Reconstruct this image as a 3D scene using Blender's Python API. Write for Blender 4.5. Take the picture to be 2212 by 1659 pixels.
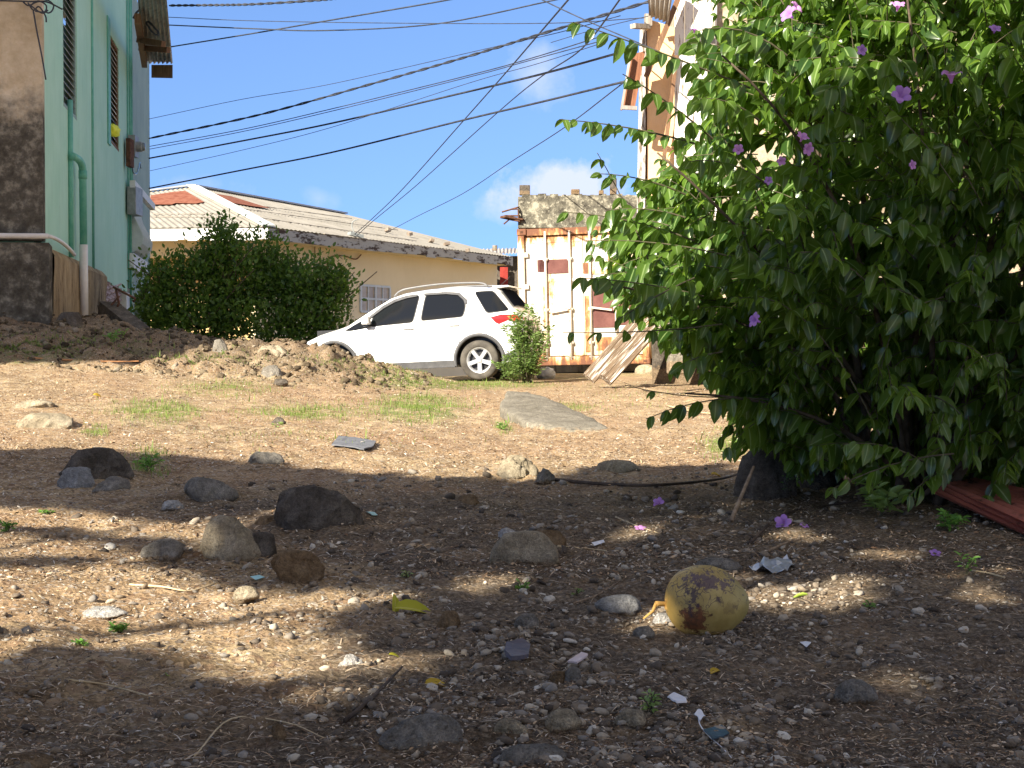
import bpy, bmesh, math, random
import numpy as np
from mathutils import Vector, Matrix, Euler, noise as mnoise

for _o in list(bpy.data.objects):
    bpy.data.objects.remove(_o)
SC = bpy.context.scene
COL = SC.collection
R = math.radians
EYE = 0.85          # camera height over the near ground
FPX = 3195.0        # focal length in units of a 2212 x 1659 frame
PITCH = math.atan(67.5 / FPX)

# ---------------------------------------------------------------- camera
cam = bpy.data.cameras.new('camera')
cam.sensor_fit = 'HORIZONTAL'
cam.sensor_width = 36.0
cam.lens = 36.0 * FPX / 2212.0
cam.clip_start = 0.05
cam.clip_end = 3000
camo = bpy.data.objects.new('camera', cam)
COL.objects.link(camo)
camo.location = (0, 0, EYE)
camo.rotation_euler = (R(90) - PITCH, 0, 0)
SC.camera = camo

# ---------------------------------------------------------------- light
SUN_AZ = R(40)      # behind the camera, turned to the left
SUN_EL = R(30)
SDIR = Vector((-math.sin(SUN_AZ) * math.cos(SUN_EL), -math.cos(SUN_AZ) * math.cos(SUN_EL), math.sin(SUN_EL)))
sun = bpy.data.lights.new('sun', 'SUN')
sun.energy = 5.0
sun.angle = R(0.5)
sun.color = (1.0, 0.915, 0.765)
suno = bpy.data.objects.new('sun', sun)
COL.objects.link(suno)
suno.rotation_euler = SDIR.to_track_quat('Z', 'Y').to_euler()

W = bpy.data.worlds.new('World')
SC.world = W
W.use_nodes = True
wn, wl = W.node_tree.nodes, W.node_tree.links
wn.clear()
wout = wn.new('ShaderNodeOutputWorld')
wbg = wn.new('ShaderNodeBackground')
wbg.inputs['Strength'].default_value = 0.10
wsky = wn.new('ShaderNodeTexSky')
wsky.sky_type = 'NISHITA'
wsky.sun_disc = False
wsky.sun_elevation = SUN_EL
wsky.sun_rotation = R(180) + SUN_AZ
wsky.altitude = 1500
wsky.air_density = 0.75
wsky.dust_density = 0.0
wsky.ozone_density = 4.0
# a few faint clouds low over the container
wtc = wn.new('ShaderNodeTexCoord')
# deep blue right down to the roofs: the sky is read a little above each direction
wmd = wn.new('ShaderNodeVectorMath'); wmd.operation = 'MULTIPLY_ADD'
wl.new(wtc.outputs['Generated'], wmd.inputs[0]); wmd.inputs[1].default_value = (1, 1, .75); wmd.inputs[2].default_value = (0, 0, .20)
wnm = wn.new('ShaderNodeVectorMath'); wnm.operation = 'NORMALIZE'
wl.new(wmd.outputs[0], wnm.inputs[0]); wl.new(wnm.outputs[0], wsky.inputs['Vector'])


def cloud(direction, sx, sz, amount, prev):
    """mix grey white into the sky round one direction, broken up by noise"""
    sub = wn.new('ShaderNodeVectorMath'); sub.operation = 'SUBTRACT'
    wl.new(wtc.outputs['Generated'], sub.inputs[0]); sub.inputs[1].default_value = direction
    sc = wn.new('ShaderNodeVectorMath'); sc.operation = 'MULTIPLY'
    wl.new(sub.outputs[0], sc.inputs[0]); sc.inputs[1].default_value = (1 / sx, 0.0, 1 / sz)
    ln = wn.new('ShaderNodeVectorMath'); ln.operation = 'LENGTH'
    wl.new(sc.outputs[0], ln.inputs[0])
    nz = wn.new('ShaderNodeTexNoise'); nz.inputs['Scale'].default_value = 22; nz.inputs['Detail'].default_value = 7
    nz.inputs['Roughness'].default_value = 0.62
    wl.new(wtc.outputs['Generated'], nz.inputs['Vector'])
    m1 = wn.new('ShaderNodeMath'); m1.operation = 'MULTIPLY_ADD'
    wl.new(nz.outputs['Fac'], m1.inputs[0]); m1.inputs[1].default_value = 2.6
    m1.inputs[2].default_value = -0.55
    m2 = wn.new('ShaderNodeMath'); m2.operation = 'SUBTRACT'; m2.use_clamp = True
    wl.new(m1.outputs[0], m2.inputs[0]); wl.new(ln.outputs['Value'], m2.inputs[1])
    m3 = wn.new('ShaderNodeMath'); m3.operation = 'MULTIPLY'; m3.use_clamp = True
    wl.new(m2.outputs[0], m3.inputs[0]); m3.inputs[1].default_value = amount
    mx = wn.new('ShaderNodeMix'); mx.data_type = 'RGBA'
    wl.new(m3.outputs[0], mx.inputs[0]); wl.new(prev, mx.inputs[6]); mx.inputs[7].default_value = (2.7, 3.0, 3.9, 1)
    return mx.outputs[2]


def skydir(px, py):
    v = Vector(((px - 1106) / FPX, 1.0, (762 - py) / FPX)).normalized()
    return tuple(v)


c_ = cloud(skydir(1225, 410), .050, .030, 1.8, wsky.outputs[0])
c_ = cloud(skydir(1110, 455), .03, .016, 0.9, c_)
c_ = cloud(skydir(1165, 165), .028, .036, 0.7, c_)
c_ = cloud(skydir(420, 400), .05, .012, 0.45, c_)
c_ = cloud(skydir(690, 430), .02, .012, 0.4, c_)
# added broken cloud, unseen overhead and behind the camera: warm fill for the shade
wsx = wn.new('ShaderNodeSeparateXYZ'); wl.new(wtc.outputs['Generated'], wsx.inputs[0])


def wmath(op, a, b, c=None, clamp=False):
    k = wn.new('ShaderNodeMath'); k.operation = op; k.use_clamp = clamp
    for i, v in enumerate((a, b, c)):
        if v is None: continue
        if isinstance(v, (int, float)): k.inputs[i].default_value = v
        else: wl.new(v, k.inputs[i])
    return k.outputs[0]


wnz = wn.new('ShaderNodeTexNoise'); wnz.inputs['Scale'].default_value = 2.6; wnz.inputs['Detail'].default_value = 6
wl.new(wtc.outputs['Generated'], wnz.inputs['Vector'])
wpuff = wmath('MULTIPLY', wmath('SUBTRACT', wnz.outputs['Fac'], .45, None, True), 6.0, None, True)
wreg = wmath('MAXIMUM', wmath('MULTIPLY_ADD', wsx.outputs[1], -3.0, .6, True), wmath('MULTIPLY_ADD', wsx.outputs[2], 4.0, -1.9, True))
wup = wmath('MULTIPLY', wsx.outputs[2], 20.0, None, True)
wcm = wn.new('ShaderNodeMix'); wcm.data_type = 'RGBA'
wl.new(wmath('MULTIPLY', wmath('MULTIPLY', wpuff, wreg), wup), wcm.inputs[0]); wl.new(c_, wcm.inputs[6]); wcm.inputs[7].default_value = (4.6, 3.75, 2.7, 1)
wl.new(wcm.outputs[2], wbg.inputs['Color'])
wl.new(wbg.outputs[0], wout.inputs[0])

SC.view_settings.view_transform = 'Standard'
SC.view_settings.look = 'None'
SC.view_settings.gamma = 1.0
SC.view_settings.use_curve_mapping = False
SC.view_settings.exposure = 1.58
SC.cycles.max_bounces = 6
SC.cycles.transparent_max_bounces = 8
SC.cycles.use_adaptive_sampling = True


# ---------------------------------------------------------------- helpers
def P(px, py, d):
    """the point at depth d seen at (px, py) of the 2212 x 1659 frame"""
    x = (px - 1106) / FPX
    y = -(py - 829.5) / FPX
    cp, sp = math.cos(PITCH), math.sin(PITCH)
    v = Vector((x, cp + y * sp, -sp + y * cp))
    return Vector((0, 0, EYE)) + v * (d / v.y)


def props(o, label=None, cat=None, group=None, kind=None):
    if label: o['label'] = label
    if cat: o['category'] = cat
    if group: o['group'] = group
    if kind: o['kind'] = kind
    return o


def thing(name, label, cat, loc=(0, 0, 0), group=None, rot=(0, 0, 0)):
    o = bpy.data.objects.new(name, None)
    o.empty_display_size = 0.1
    COL.objects.link(o)
    o.location = loc
    o.rotation_euler = rot
    return props(o, label, cat, group)


def link_mesh(name, me, m, parent=None, smooth=False):
    if m: me.materials.append(m)
    if smooth:
        me.polygons.foreach_set('use_smooth', [True] * len(me.polygons))
    o = bpy.data.objects.new(name, me)
    COL.objects.link(o)
    if parent: o.parent = parent
    return o


def np_mesh(name, v, f, m, parent=None, smooth=False, attrs=None, origin=None):
    """v (n,3), f (k,3|4) arrays; attrs = {name: per vertex float}"""
    v = np.asarray(v, np.float32)
    if origin is not None:
        v = v - np.array(origin, np.float32)
    f = np.asarray(f, np.int32)
    me = bpy.data.meshes.new(name)
    k = f.shape[1]
    me.vertices.add(len(v)); me.vertices.foreach_set('co', v.ravel())
    me.loops.add(f.size); me.loops.foreach_set('vertex_index', f.ravel())
    me.polygons.add(len(f))
    me.polygons.foreach_set('loop_start', np.arange(0, f.size, k, dtype=np.int32))
    me.update(calc_edges=True)
    if attrs:
        for n_, a_ in attrs.items():
            at = me.attributes.new(n_, 'FLOAT', 'POINT')
            at.data.foreach_set('value', np.asarray(a_, np.float32))
    return link_mesh(name, me, m, parent, smooth)


class MB:
    """collects simple solids and links them as one mesh object"""
    def __init__(s): s.v = []; s.f = []

    def add(s, vs, fs):
        b = len(s.v)
        s.v += [Vector(p) for p in vs]
        s.f += [tuple(b + i for i in f) for f in fs]
        return s

    def hexa(s, p):
        """8 corners, bottom ring then top ring"""
        return s.add(p, [(3, 2, 1, 0), (4, 5, 6, 7), (0, 1, 5, 4), (1, 2, 6, 5), (2, 3, 7, 6), (3, 0, 4, 7)])

    def box(s, c, size, rot=None):
        c = Vector(c); h = Vector(size) / 2
        p = [Vector((sx * h.x, sy * h.y, sz * h.z)) for sz in (-1, 1) for sx, sy in ((-1, -1), (1, -1), (1, 1), (-1, 1))]
        if rot is not None:
            m = rot if isinstance(rot, Matrix) else Euler(rot).to_matrix()
            p = [m @ q for q in p]
        return s.hexa([c + q for q in p])

    def beam(s, a, b, w, h, up=(0, 0, 1)):
        """box from a to b, width w across, height h along up"""
        a, b = Vector(a), Vector(b)
        t = (b - a).normalized(); u = Vector(up)
        sd = t.cross(u)
        if sd.length < 1e-4: sd = t.cross(Vector((0, 1, 0)))
        sd.normalize(); u = sd.cross(t).normalized()
        r = [a - sd * w / 2 - u * h / 2, a + sd * w / 2 - u * h / 2, a + sd * w / 2 + u * h / 2, a - sd * w / 2 + u * h / 2]
        q = [p + (b - a) for p in r]
        return s.add(r + q, [(3, 2, 1, 0), (4, 5, 6, 7), (0, 1, 5, 4), (1, 2, 6, 5), (2, 3, 7, 6), (3, 0, 4, 7)])

    def tube(s, pts, r, n=8, cap=True):
        pts = [Vector(p) for p in pts]
        rr = r if isinstance(r, (list, tuple)) else [r] * len(pts)
        vs, fs = [], []
        ref = None
        for i, p in enumerate(pts):
            t = (pts[min(i + 1, len(pts) - 1)] - pts[max(i - 1, 0)]).normalized()
            if ref is None:
                ref = t.orthogonal().normalized()
            ref = (ref - t * ref.dot(t))
            if ref.length < 1e-5: ref = t.orthogonal()
            ref.normalize()
            b = t.cross(ref)
            for k in range(n):
                a = 2 * math.pi * k / n
                vs.append(p + (ref * math.cos(a) + b * math.sin(a)) * rr[i])
        for i in range(len(pts) - 1):
            for k in range(n):
                k2 = (k + 1) % n
                fs.append((i * n + k, i * n + k2, (i + 1) * n + k2, (i + 1) * n + k))
        if cap:
            fs.append(tuple(range(n - 1, -1, -1)))
            fs.append(tuple((len(pts) - 1) * n + k for k in range(n)))
        return s.add(vs, fs)

    def lathe(s, prof, n=24, M=None, close=False):
        """prof [(r, h)], turned round local z"""
        vs, fs = [], []
        for r, h in prof:
            for k in range(n):
                a = 2 * math.pi * k / n
                vs.append(Vector((r * math.cos(a), r * math.sin(a), h)))
        m = len(prof)
        for i in range(m if close else m - 1):
            j = (i + 1) % m
            for k in range(n):
                k2 = (k + 1) % n
                fs.append((i * n + k, i * n + k2, j * n + k2, j * n + k))
        if M is not None: vs = [M @ v for v in vs]
        return s.add(vs, fs)

    def sheet(s, a, b, c, d, n, amp, along='ab', thick=0.004, m=2):
        """corrugated sheet on the quad a b c d; waves counted n from a to b"""
        a, b, c, d = [Vector(q) for q in (a, b, c, d)]
        nrm = (b - a).cross(d - a).normalized()
        k = n * 6
        vs = []
        for side in (0, 1):
            for j in range(m):
                v = j / (m - 1)
                for i in range(k + 1):
                    u = i / k
                    p = (a.lerp(b, u)).lerp(d.lerp(c, u), v)
                    vs.append(p + nrm * (amp * math.sin(u * n * 2 * math.pi) - side * thick))
        fs = []
        K = k + 1
        for side in (0, 1):
            o = side * K * m
            for j in range(m - 1):
                for i in range(k):
                    q = (o + j * K + i, o + j * K + i + 1, o + (j + 1) * K + i + 1, o + (j + 1) * K + i)
                    fs.append(q if side == 0 else q[::-1])
        o = K * m
        for j in (0, m - 1):
            for i in range(k):
                fs.append((j * K + i, o + j * K + i, o + j * K + i + 1, j * K + i + 1))
        return s.add(vs, fs)

    def build(s, name, m, parent=None, smooth=False, bevel=0, origin=None):
        me = bpy.data.meshes.new(name)
        og = Vector(origin) if origin is not None else Vector((0, 0, 0))
        me.from_pydata([tuple(p - og) for p in s.v], [], s.f)
        bm = bmesh.new(); bm.from_mesh(me)
        bmesh.ops.recalc_face_normals(bm, faces=bm.faces)
        if bevel:
            bmesh.ops.bevel(bm, geom=[e for e in bm.edges if e.is_manifold and e.calc_face_angle(0) > 0.5], offset=bevel,
                            segments=1, affect='EDGES', clamp_overlap=True)
        bm.to_mesh(me); bm.free()
        o = link_mesh(name, me, m, parent, smooth)
        if smooth == 'auto':
            pass
        return o


def bez(p0, p1, p2, n):
    return [Vector(p0) * (1 - t) ** 2 + Vector(p1) * 2 * t * (1 - t) + Vector(p2) * t * t for t in [i / n for i in range(n + 1)]]


def poly3(pts, n=6):
    """Catmull-Rom through pts"""
    pts = [Vector(p) for p in pts]
    q = [pts[0] * 2 - pts[1]] + pts + [pts[-1] * 2 - pts[-2]]
    out = []
    for i in range(1, len(q) - 2):
        for k in range(n):
            t = k / n
            a, b, c, d = q[i - 1], q[i], q[i + 1], q[i + 2]
            out.append(0.5 * ((2 * b) + (c - a) * t + (2 * a - 5 * b + 4 * c - d) * t * t + (3 * b - a - 3 * c + d) * t ** 3))
    out.append(pts[-1])
    return out


# numpy value noise ------------------------------------------------------
def _hash(ix, iy, seed):
    h = (ix.astype(np.int64) * 374761393 + iy.astype(np.int64) * 668265263 + seed * 974634777) & 0x7fffffff
    h = ((h ^ (h >> 13)) * 1274126177) & 0x7fffffff
    h = h ^ (h >> 16)
    return (h & 0xffff) / 65535.0


def vnoise(x, y, seed=0):
    x = np.asarray(x, float); y = np.asarray(y, float)
    ix, iy = np.floor(x), np.floor(y)
    fx, fy = x - ix, y - iy
    fx = fx * fx * (3 - 2 * fx); fy = fy * fy * (3 - 2 * fy)
    a = _hash(ix, iy, seed); b = _hash(ix + 1, iy, seed)
    c = _hash(ix, iy + 1, seed); d = _hash(ix + 1, iy + 1, seed)
    return (a * (1 - fx) + b * fx) * (1 - fy) + (c * (1 - fx) + d * fx) * fy


def fbm(x, y, seed=0, octs=4, gain=.5):
    s, a, t = 0, 1.0, 0
    for i in range(octs):
        s = s + a * (vnoise(x * 2 ** i, y * 2 ** i, seed + i) - .5)
        t += a; a *= gain
    return s / t


# ---------------------------------------------------------------- materials
class NT:
    def __init__(s, name):
        s.m = bpy.data.materials.new(name); s.m.use_nodes = True
        s.t = s.m.node_tree; s.n = s.t.nodes; s.l = s.t.links
        s.b = s.n['Principled BSDF']; s.out = s.n['Material Output']
        s.tc = s.n.new('ShaderNodeTexCoord')

    def val(s, sock, v):
        if hasattr(v, 'is_output') or isinstance(v, bpy.types.NodeSocket): s.l.new(v, sock)
        elif isinstance(v, (tuple, list)) and len(v) == 3 and sock.type == 'RGBA': sock.default_value = (*v, 1)
        else: sock.default_value = v

    def noise(s, scale=5, detail=6, rough=.6, stretch=(1, 1, 1), dist=0, loc=(0, 0, 0), coord='Object'):
        mp = s.n.new('ShaderNodeMapping'); mp.inputs['Scale'].default_value = stretch; mp.inputs['Location'].default_value = loc
        s.l.new(s.tc.outputs[coord], mp.inputs['Vector'])
        k = s.n.new('ShaderNodeTexNoise')
        k.inputs['Scale'].default_value = scale; k.inputs['Detail'].default_value = detail
        k.inputs['Roughness'].default_value = rough; k.inputs['Distortion'].default_value = dist
        s.l.new(mp.outputs[0], k.inputs['Vector'])
        return k.outputs['Fac']

    def voro(s, scale=5, out='Color', stretch=(1, 1, 1)):
        mp = s.n.new('ShaderNodeMapping'); mp.inputs['Scale'].default_value = stretch
        s.l.new(s.tc.outputs['Object'], mp.inputs['Vector'])
        k = s.n.new('ShaderNodeTexVoronoi'); k.inputs['Scale'].default_value = scale
        s.l.new(mp.outputs[0], k.inputs['Vector'])
        return k.outputs[out]

    def ramp(s, f, stops, mode='LINEAR'):
        k = s.n.new('ShaderNodeValToRGB'); e = k.color_ramp.elements
        k.color_ramp.interpolation = mode
        while len(e) < len(stops): e.new(.5)
        for i, (p, c) in enumerate(stops):
            e[i].position = p
            e[i].color = (*c, 1) if isinstance(c, (tuple, list)) else (c, c, c, 1)
        s.l.new(f, k.inputs[0])
        return k.outputs[0]

    def mix(s, f, a, b, mode='MIX'):
        k = s.n.new('ShaderNodeMix'); k.data_type = 'RGBA'; k.blend_type = mode
        s.val(k.inputs[0], f); s.val(k.inputs[6], a); s.val(k.inputs[7], b)
        return k.outputs[2]

    def math(s, op, a, b=0.0, c=None, clamp=False):
        k = s.n.new('ShaderNodeMath'); k.operation = op; k.use_clamp = clamp
        s.val(k.inputs[0], a); s.val(k.inputs[1], b)
        if c is not None: s.val(k.inputs[2], c)
        return k.outputs[0]

    def xyz(s, coord='Object'):
        k = s.n.new('ShaderNodeSeparateXYZ'); s.l.new(s.tc.outputs[coord], k.inputs[0])
        return k.outputs

    def attr(s, name):
        k = s.n.new('ShaderNodeAttribute'); k.attribute_name = name
        return k.outputs['Fac']

    def island(s):
        return s.n.new('ShaderNodeNewGeometry').outputs['Random Per Island']

    def objrand(s):
        return s.n.new('ShaderNodeObjectInfo').outputs['Random']

    def bump(s, h, strength=.5, dist=.02):
        k = s.n.new('ShaderNodeBump'); k.inputs['Strength'].default_value = strength; k.inputs['Distance'].default_value = dist
        s.l.new(h, k.inputs['Height']); s.l.new(k.outputs[0], s.b.inputs['Normal'])
        return s

    def fin(s, col, rough=.8, spec=.3, metal=0.0, **kw):
        s.val(s.b.inputs['Base Color'], col); s.val(s.b.inputs['Roughness'], rough)
        s.b.inputs['Specular IOR Level'].default_value = spec; s.b.inputs['Metallic'].default_value = metal
        for k, v in kw.items(): s.b.inputs[k].default_value = v
        return s.m


def simple(name, c1, c2, scale=6, rough=.8, spec=.3, lo=.35, hi=.65, bump=.3, bscale=40, bd=.01, stretch=(1, 1, 1), metal=0.0):
    t = NT(name)
    f = t.noise(scale, 7, .65, stretch)
    c = t.ramp(f, [(lo, c1), (hi, c2)])
    if bump: t.bump(t.noise(bscale, 5, .6, stretch), bump, bd)
    return t.fin(c, rough, spec, metal)


def leafmat(name, dark, light, rib, trans, gloss=.35, tw=.45, spec=.45, spots=None):
    t = NT(name)
    r = t.island()
    c = t.ramp(r, [(0, dark), (.5, tuple((a + b) / 2 for a, b in zip(dark, light))), (1, light)])
    if rib:
        c = t.mix(t.ramp(t.attr('mid'), [(.05, 1), (.14, 0)]), c, rib)
    if spots:
        c = t.mix(t.ramp(t.noise(9, 4, .7), [(.68, 0), (.74, 1)]), c, spots)
    m = t.fin(c, gloss, spec)
    tr = t.n.new('ShaderNodeBsdfTranslucent')
    t.val(tr.inputs[0], t.mix(.5, c, trans))
    ms = t.n.new('ShaderNodeMixShader'); ms.inputs[0].default_value = tw
    t.l.new(t.b.outputs[0], ms.inputs[1]); t.l.new(tr.outputs[0], ms.inputs[2]); t.l.new(ms.outputs[0], t.out.inputs[0])
    return m


# ---------------------------------------------------------------- terrain
GPX = np.array([-3000, 0, 220, 330, 560, 640, 700, 780, 870, 960, 1020, 1106, 1650, 2212, 4500], float)
GD = np.array([2.5, 4.4, 7, 10, 14, 17, 19.5, 21, 22, 23.5, 25, 28, 33, 42, 60], float)
GZ = np.array([
    [0, .02, .08, .15, .27, .45, .72, 1.15, 1.35, 1.35, 1.35, 1.35, 1.2, .5, 0],
    [0, .02, .08, .15, .27, .45, .72, 1.17, 1.36, 1.36, 1.35, 1.35, 1.2, .5, 0],
    [0, 0, .06, .13, .25, .42, .66, 1.00, 1.25, 1.35, 1.35, 1.30, 1.1, .5, 0],
    [0, 0, .05, .12, .24, .38, .60, .90, 1.10, 1.15, 1.1, .9, .7, .3, 0],
    [0, 0, .04, .10, .20, .33, .50, .80, .96, .8, .6, .5, .4, .1, -.3],
    [0, 0, .03, .09, .19, .31, .46, .76, .95, .7, .4, .4, .35, .05, -.4],
    [0, 0, .03, .09, .18, .29, .42, .72, .90, .55, .22, .3, .3, 0, -.4],
    [0, 0, .03, .09, .17, .27, .38, .60, .75, .46, .25, .33, .3, 0, -.4],
    [0, 0, .03, .08, .16, .25, .33, .48, .605, .39, .3, .4, .3, 0, -.4],
    [0, 0, .03, .08, .15, .24, .31, .39, .46, .38, .34, .4, .3, 0, -.4],
    [0, 0, .03, .07, .14, .22, .29, .33, .36, .36, .38, .42, .35, 0, -.4],
    [0, 0, .03, .07, .14, .21, .27, .30, .32, .36, .39, .45, .4, .1, -.4],
    [0, 0, .03, .07, .15, .24, .32, .36, .38, .42, .45, .5, .5, .3, 0],
    [0, 0, .05, .10, .20, .30, .40, .45, .5, .5, .5, .5, .5, .3, 0],
    [0, 0, .05, .10, .20, .30, .40, .45, .5, .5, .5, .5, .5, .3, 0]], float)


def gz0(X, Y):
    X = np.asarray(X, float); Y = np.asarray(Y, float)
    Yc = np.clip(Y, 2.5, 60)
    px = np.clip(1106 + FPX * X / Yc, -2999, 4499)
    i = np.clip(np.searchsorted(GPX, px) - 1, 0, len(GPX) - 2)
    j = np.clip(np.searchsorted(GD, Yc) - 1, 0, len(GD) - 2)
    u = (px - GPX[i]) / (GPX[i + 1] - GPX[i]); v = (Yc - GD[j]) / (GD[j + 1] - GD[j])
    u = np.where(i > 0, u * u * (3 - 2 * u) * .5 + u * .5, u)
    return (GZ[i, j] * (1 - u) + GZ[i + 1, j] * u) * (1 - v) + (GZ[i, j + 1] * (1 - u) + GZ[i + 1, j + 1] * u) * v


def gz(X, Y):
    X = np.asarray(X, float); Y = np.asarray(Y, float)
    z = gz0(X, Y)
    near = np.clip((30 - np.abs(Y)) / 10, 0, 1)
    z = z + near * (fbm(X * 1.1 + 50, Y * 1.1, 3, 3) * .07 + fbm(X * 5, Y * 5, 11, 3) * .035)
    # the heap of clods under the house and along the crest is rough
    px = 1106 + FPX * X / np.maximum(Y, 2.5)
    heap = np.clip((Y - 18.9 - np.clip((px - 560) / 400, 0, 1) * 1.0) / .8, 0, 1) * np.clip((24.2 - Y) / 1.0, 0, 1) * np.clip((960 - px) / 160, 0, 1)
    z = z + heap * (np.abs(fbm(X * 2.3, Y * 2.3, 21, 4, .6)) * .42 + np.abs(fbm(X * 7, Y * 7, 31, 4, .7)) * .30 - .03)
    mid = np.clip((22 - np.abs(Y)) / 4, 0, 1)
    z = z + mid * (np.abs(fbm(X * 4.5, Y * 3.2, 74, 4, .65)) * .055 - .012 + fbm(X * 8, Y * 5, 75, 2) * .022) + np.clip((16 - np.abs(Y)) / 8, 0, 1) * fbm(X * 14, Y * 14, 76, 3, .6) * .03
    for bx, by, br, bh in BANKS:      # earth banked up against the bigger stones
        d2 = ((X - bx) / br) ** 2 + ((Y - by) / (br * .9)) ** 2
        z = z + bh * np.exp(-d2 ** 1.5) * (1 + .5 * fbm(X * 9, Y * 9, 61, 2))
    return z


BANKS = []


def gzs(x, y):
    return float(gz(np.array([x]), np.array([y]))[0])


def ghit(px, py, d0=2.2, d1=60):
    """ground point seen at a pixel"""
    ds = d0 * (d1 / d0) ** np.linspace(0, 1, 900)
    a, b = P(px, py, 10.0), Vector((0, 0, EYE))
    k = (a - b) / 10.0
    zz = EYE + k.z * ds
    g = gz(k.x * ds, ds)
    idx = np.nonzero(zz <= g)[0]
    d = ds[idx[0]] if len(idx) else d1
    return Vector((k.x * d, d, gzs(k.x * d, d)))


def ghits(px, py, d0=2.3, d1=26.0, n=260):
    """ghit for arrays, on the smooth ground; returns X, Y, ok"""
    ds = d0 * (d1 / d0) ** np.linspace(0, 1, n)
    sx = (px - 1106) / FPX
    dist = np.full(len(px), -1.0)
    for d in ds:
        need = dist < 0
        if not need.any(): break
        zr = EYE - (py[need] - 762) / FPX * d
        hit = zr <= gz0(sx[need] * d, np.full(need.sum(), d))
        idx = np.nonzero(need)[0][hit]
        dist[idx] = d
    return sx * dist, dist, dist > 0


def spacing(a, b, f0, k, c=0.0):
    """positions from a outward to b, step f0 + k*|x-c|"""
    out = [a]; x = a; s = 1 if b > a else -1
    while (b - x) * s > 0:
        x += s * (f0 + k * abs(x - c)); out.append(x)
    return out


def make_ground():
    xs = spacing(0, 600, .013, .013); xs = [-x for x in xs[:0:-1]] + xs
    ys = spacing(2.6, 27, .0001, .0052) + spacing(27.2, 900, .2, .06, 27)
    yb = spacing(2.6, -300, .08, .08, 2.6)[1:]
    ys = yb[::-1] + ys
    X, Y = np.meshgrid(np.array(xs), np.array(ys))
    Z = gz(X, Y)
    near = np.clip((16 - np.abs(Y)) / 8, 0, 1)
    Z = Z + near * (fbm(X * 34, Y * 34, 77, 2) * .016 + np.abs(fbm(X * 60, Y * 60, 78, 2)) * .012)
    h, w = X.shape
    idx = np.arange(h * w).reshape(h, w)
    f = np.stack([idx[:-1, :-1], idx[:-1, 1:], idx[1:, 1:], idx[1:, :-1]], -1).reshape(-1, 4)
    t = NT('dirt')
    big = t.noise(.55, 5, .6); mid = t.noise(4, 8, .7); fine = t.noise(60, 8, .75)
    c = t.ramp(mid, [(.30, (.12, .082, .046)), (.46, (.275, .20, .118)), (.68, (.49, .385, .245))])
    c = t.mix(t.ramp(big, [(.40, 0), (.62, .75)]), c, (.30, .195, .115))
    c = t.mix(.75, c, t.ramp(fine, [(.32, (.26, .23, .20)), (.5, (.95, .93, .9)), (.66, (1.9, 1.84, 1.7))]), 'MULTIPLY')
    v = t.voro(75)
    sv = t.n.new('ShaderNodeSeparateColor'); t.l.new(v, sv.inputs[0])
    c = t.mix(t.ramp(sv.outputs[0], [(.80, 0), (.86, .8)]), c, t.mix(sv.outputs[1], (.58, .52, .44), (.12, .08, .05)))
    v2 = t.voro(26, stretch=(1, 1, 1))
    s2 = t.n.new('ShaderNodeSeparateColor'); t.l.new(v2, s2.inputs[0])
    c = t.mix(t.ramp(s2.outputs[0], [(.86, 0), (.9, .7)]), c, t.mix(s2.outputs[1], (.50, .36, .22), (.14, .075, .045)))
    # darker soil colour over the middle, right and bottom foreground, and the bank
    c = t.mix(t.math('MULTIPLY', t.attr('dark_soil'), t.ramp(t.noise(3.2, 8, .7), [(.30, .35), (.55, .95)])), c, t.ramp(fine, [(.33, (.035, .027, .020)), (.5, (.115, .088, .062)), (.66, (.30, .25, .19))]))
    # greenish ground where the turf grows
    c = t.mix(t.math('MULTIPLY', t.attr('turf'), t.ramp(t.noise(7, 6, .7), [(.42, 0), (.6, .75)])), c, (.12, .17, .05))
    t.bump(t.math('ADD', fine, t.math('MULTIPLY', t.voro(60, 'Distance'), .6)), .9, .012)
    m = t.fin(c, .95, .12)
    turf = np.zeros(X.size)
    px = (1106 + FPX * X / np.maximum(Y, 2.5)).ravel(); py = (762 + FPX * (EYE - Z) / np.maximum(Y, 2.5)).ravel()
    for cx, cy, rx, ry, s in GRASS:
        turf = np.maximum(turf, np.clip(1.5 - ((px - cx) / rx) ** 2 - ((py - cy) / ry) ** 2, 0, 1) * s)
    turf[(Y.ravel() < 3)] = 0
    dsoil = np.clip((py - 1035 + 60 * fbm(X.ravel() * 2, Y.ravel() * 2, 70, 3)) / 60, 0, 1) * np.clip((px - np.interp(py, [1000, 1100, 1250, 1500, 1700], [150, 150, 760, 560, 250]) + 300 * fbm(X.ravel() * 3, Y.ravel() * 3, 71, 3)) / 220, 0, 1)
    dsoil = np.maximum(dsoil, np.clip((py - 1480 - .25 * (px < 700) * (700 - px) * 0 + 80 * fbm(X.ravel() * 3, Y.ravel() * 3, 72, 3)) / 120, 0, 1) * .8)
    dsoil[(Y.ravel() < 1)] = .5; dsoil[(Y.ravel() > 14)] = 0
    dsoil = np.maximum(dsoil, np.clip((Y.ravel() - 19.2) / 1.2, 0, 1) * np.clip((900 - px) / 120, 0, 1) * (Y.ravel() < 25) * .6)
    turf[(Y.ravel() > 26)] = .6
    o = np_mesh('ground', np.stack([X, Y, Z], -1).reshape(-1, 3), f, m, None, True, {'turf': turf, 'dark_soil': dsoil})
    props(o, 'rubbly brown dirt yard rising gently to the parked car', None, None, 'structure')


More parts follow.
